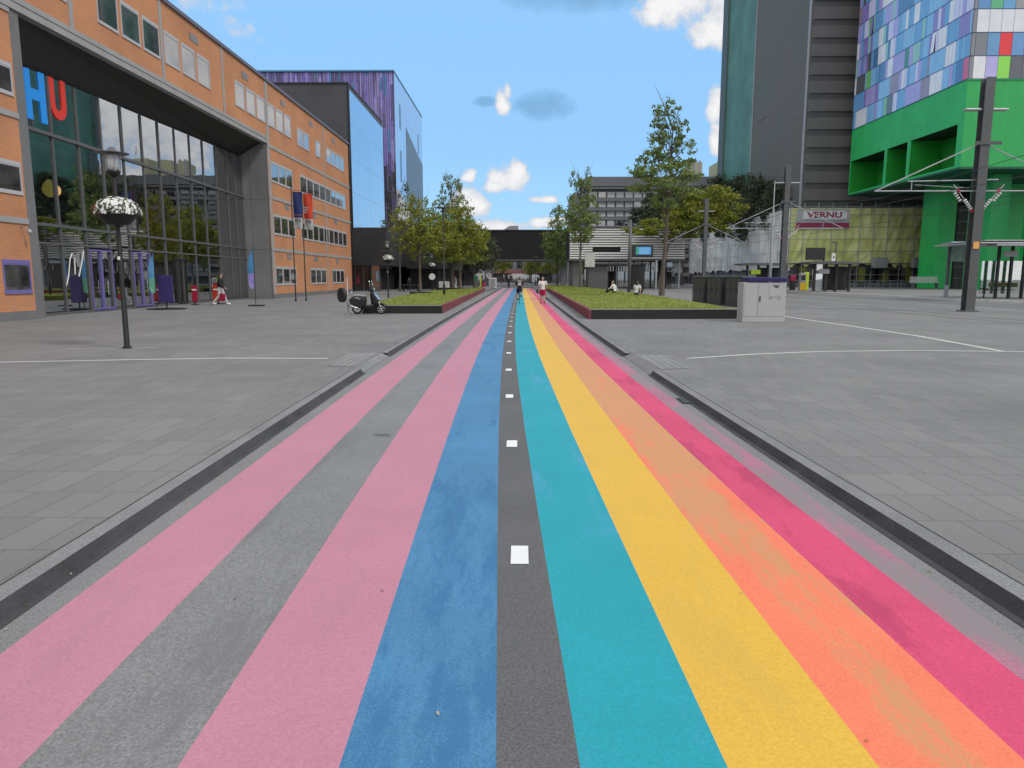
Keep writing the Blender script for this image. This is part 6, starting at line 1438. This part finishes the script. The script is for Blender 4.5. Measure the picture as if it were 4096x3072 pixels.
# cyclist riding away
cyb = bicycle('ridden_bicycle', 'bicycle ridden by the cyclist in the middle of the path', (-.05, 48.5, -.072), R(90))
cj = dict(pelvis=(0, -.20, 1.0), chest=(0, .02, 1.30), neck=(0, .09, 1.46), head=(0, .13, 1.60), sh_l=(-.18, .05, 1.42), el_l=(-.25, .14, 1.20), wr_l=(-.25, .25, 1.07), sh_r=(.18, .05, 1.42), el_r=(.25, .14, 1.20), wr_r=(.25, .25, 1.07),
          hip_l=(-.09, -.18, .96), kn_l=(-.11, .20, .74), an_l=(-.10, -.03, .31), toe_l=(-.10, .12, .24), hip_r=(.09, -.18, .96), kn_r=(.11, .22, .86), an_r=(.10, .0, .52), toe_r=(.10, .14, .48))
person('cyclist in black with bare calves riding away along the path middle', (-.05, 48.5, -.072), 0, cj, (blk, 'short', nvy, 'short', bshoe), 1.0)
t = thing('backpack', 'grey backpack worn by the cyclist', 'backpack', (-.05, 48.22, 1.12)); MB().bbox(-.13, .13, -.12, .08, -.02, .34, .05).build('pack', gry, t); MB().bbox(-.09, .09, -.15, -.12, 0, .16, .02).build('front_pocket', M['frame'], t)
# pedestrian at the hall, walking to the left
lp = walkpose(.34, .22); lp['an_r'] = (.10, -.36, .12); lp['toe_r'] = (.10, -.24, .045)
person('pedestrian with black jacket, pale trousers and white shoes passing the glass hall', (-18.2, 44.0, 0), R(-80), lp, (blk, 'long', pal_, 'long', wsh), 1.12, hairlen=.12)
t = thing('red_bag', 'small red carrier bag hanging from the hand of the pedestrian in black', 'bag', (-17.95, 43.7, .30)); MB().bbox(-.17, .17, -.07, .07, 0, .38, .03).build('bag_body', bpy.data.materials['red_panel'], t); MB().tube([(-.08, 0, .38), (0, 0, .66), (.08, 0, .38)], .008, 6).build('handle', bpy.data.materials['red_panel'], t)
# two people sitting on the lawn edge
sj = dict(pelvis=(0, 0, .13), chest=(0, .08, .47), neck=(0, .12, .66), head=(0, .16, .79), sh_l=(-.18, .10, .60), el_l=(-.30, .20, .36), wr_l=(-.22, .42, .30), sh_r=(.18, .10, .60), el_r=(.32, -.02, .36), wr_r=(.34, -.14, .10),
          hip_l=(-.10, .02, .12), kn_l=(-.20, .42, .42), an_l=(-.12, .62, .09), toe_l=(-.12, .76, .05), hip_r=(.10, .02, .12), kn_r=(.26, .40, .30), an_r=(.05, .58, .09), toe_r=(.0, .70, .05))
person('person sitting on the lawn edge in a pale top, leaning back, farther of the two', (8.0, 62, .36), R(60), sj, (wm, 'long', blk, 'long', blk), 1.1, hairm=lh_)
person('dark haired person sitting on the lawn edge in a white top, nearer of the two', (8.75, 55, .36), R(-35), sj, (wm, 'short', blk, 'long', wsh), 1.12, hairlen=.1)
q = person('pedestrian in pale clothes standing before the louvred building', (9.9, 104, 0), R(150), walkpose(.12, .1), (gry, 'long', pal_, 'long', bshoe), 1.05)
q2 = person('distant pedestrian in dark clothes on the path before the bridge', (-1.75, 112, 0), R(170), walkpose(.2, .15), (blk, 'long', blk, 'long', bshoe), 1.0)
copy_tree(q2, (-14.0, 92, 0), R(30), 'pedestrian in dark clothes near the annex doors')
copy_tree(q2, (3.4, 138, 0), R(20), 'dark pedestrian under the right end of the bridge opening')
copy_tree(q, (-8.4, 95, 0), R(100), 'pale dressed pedestrian under the left trees')
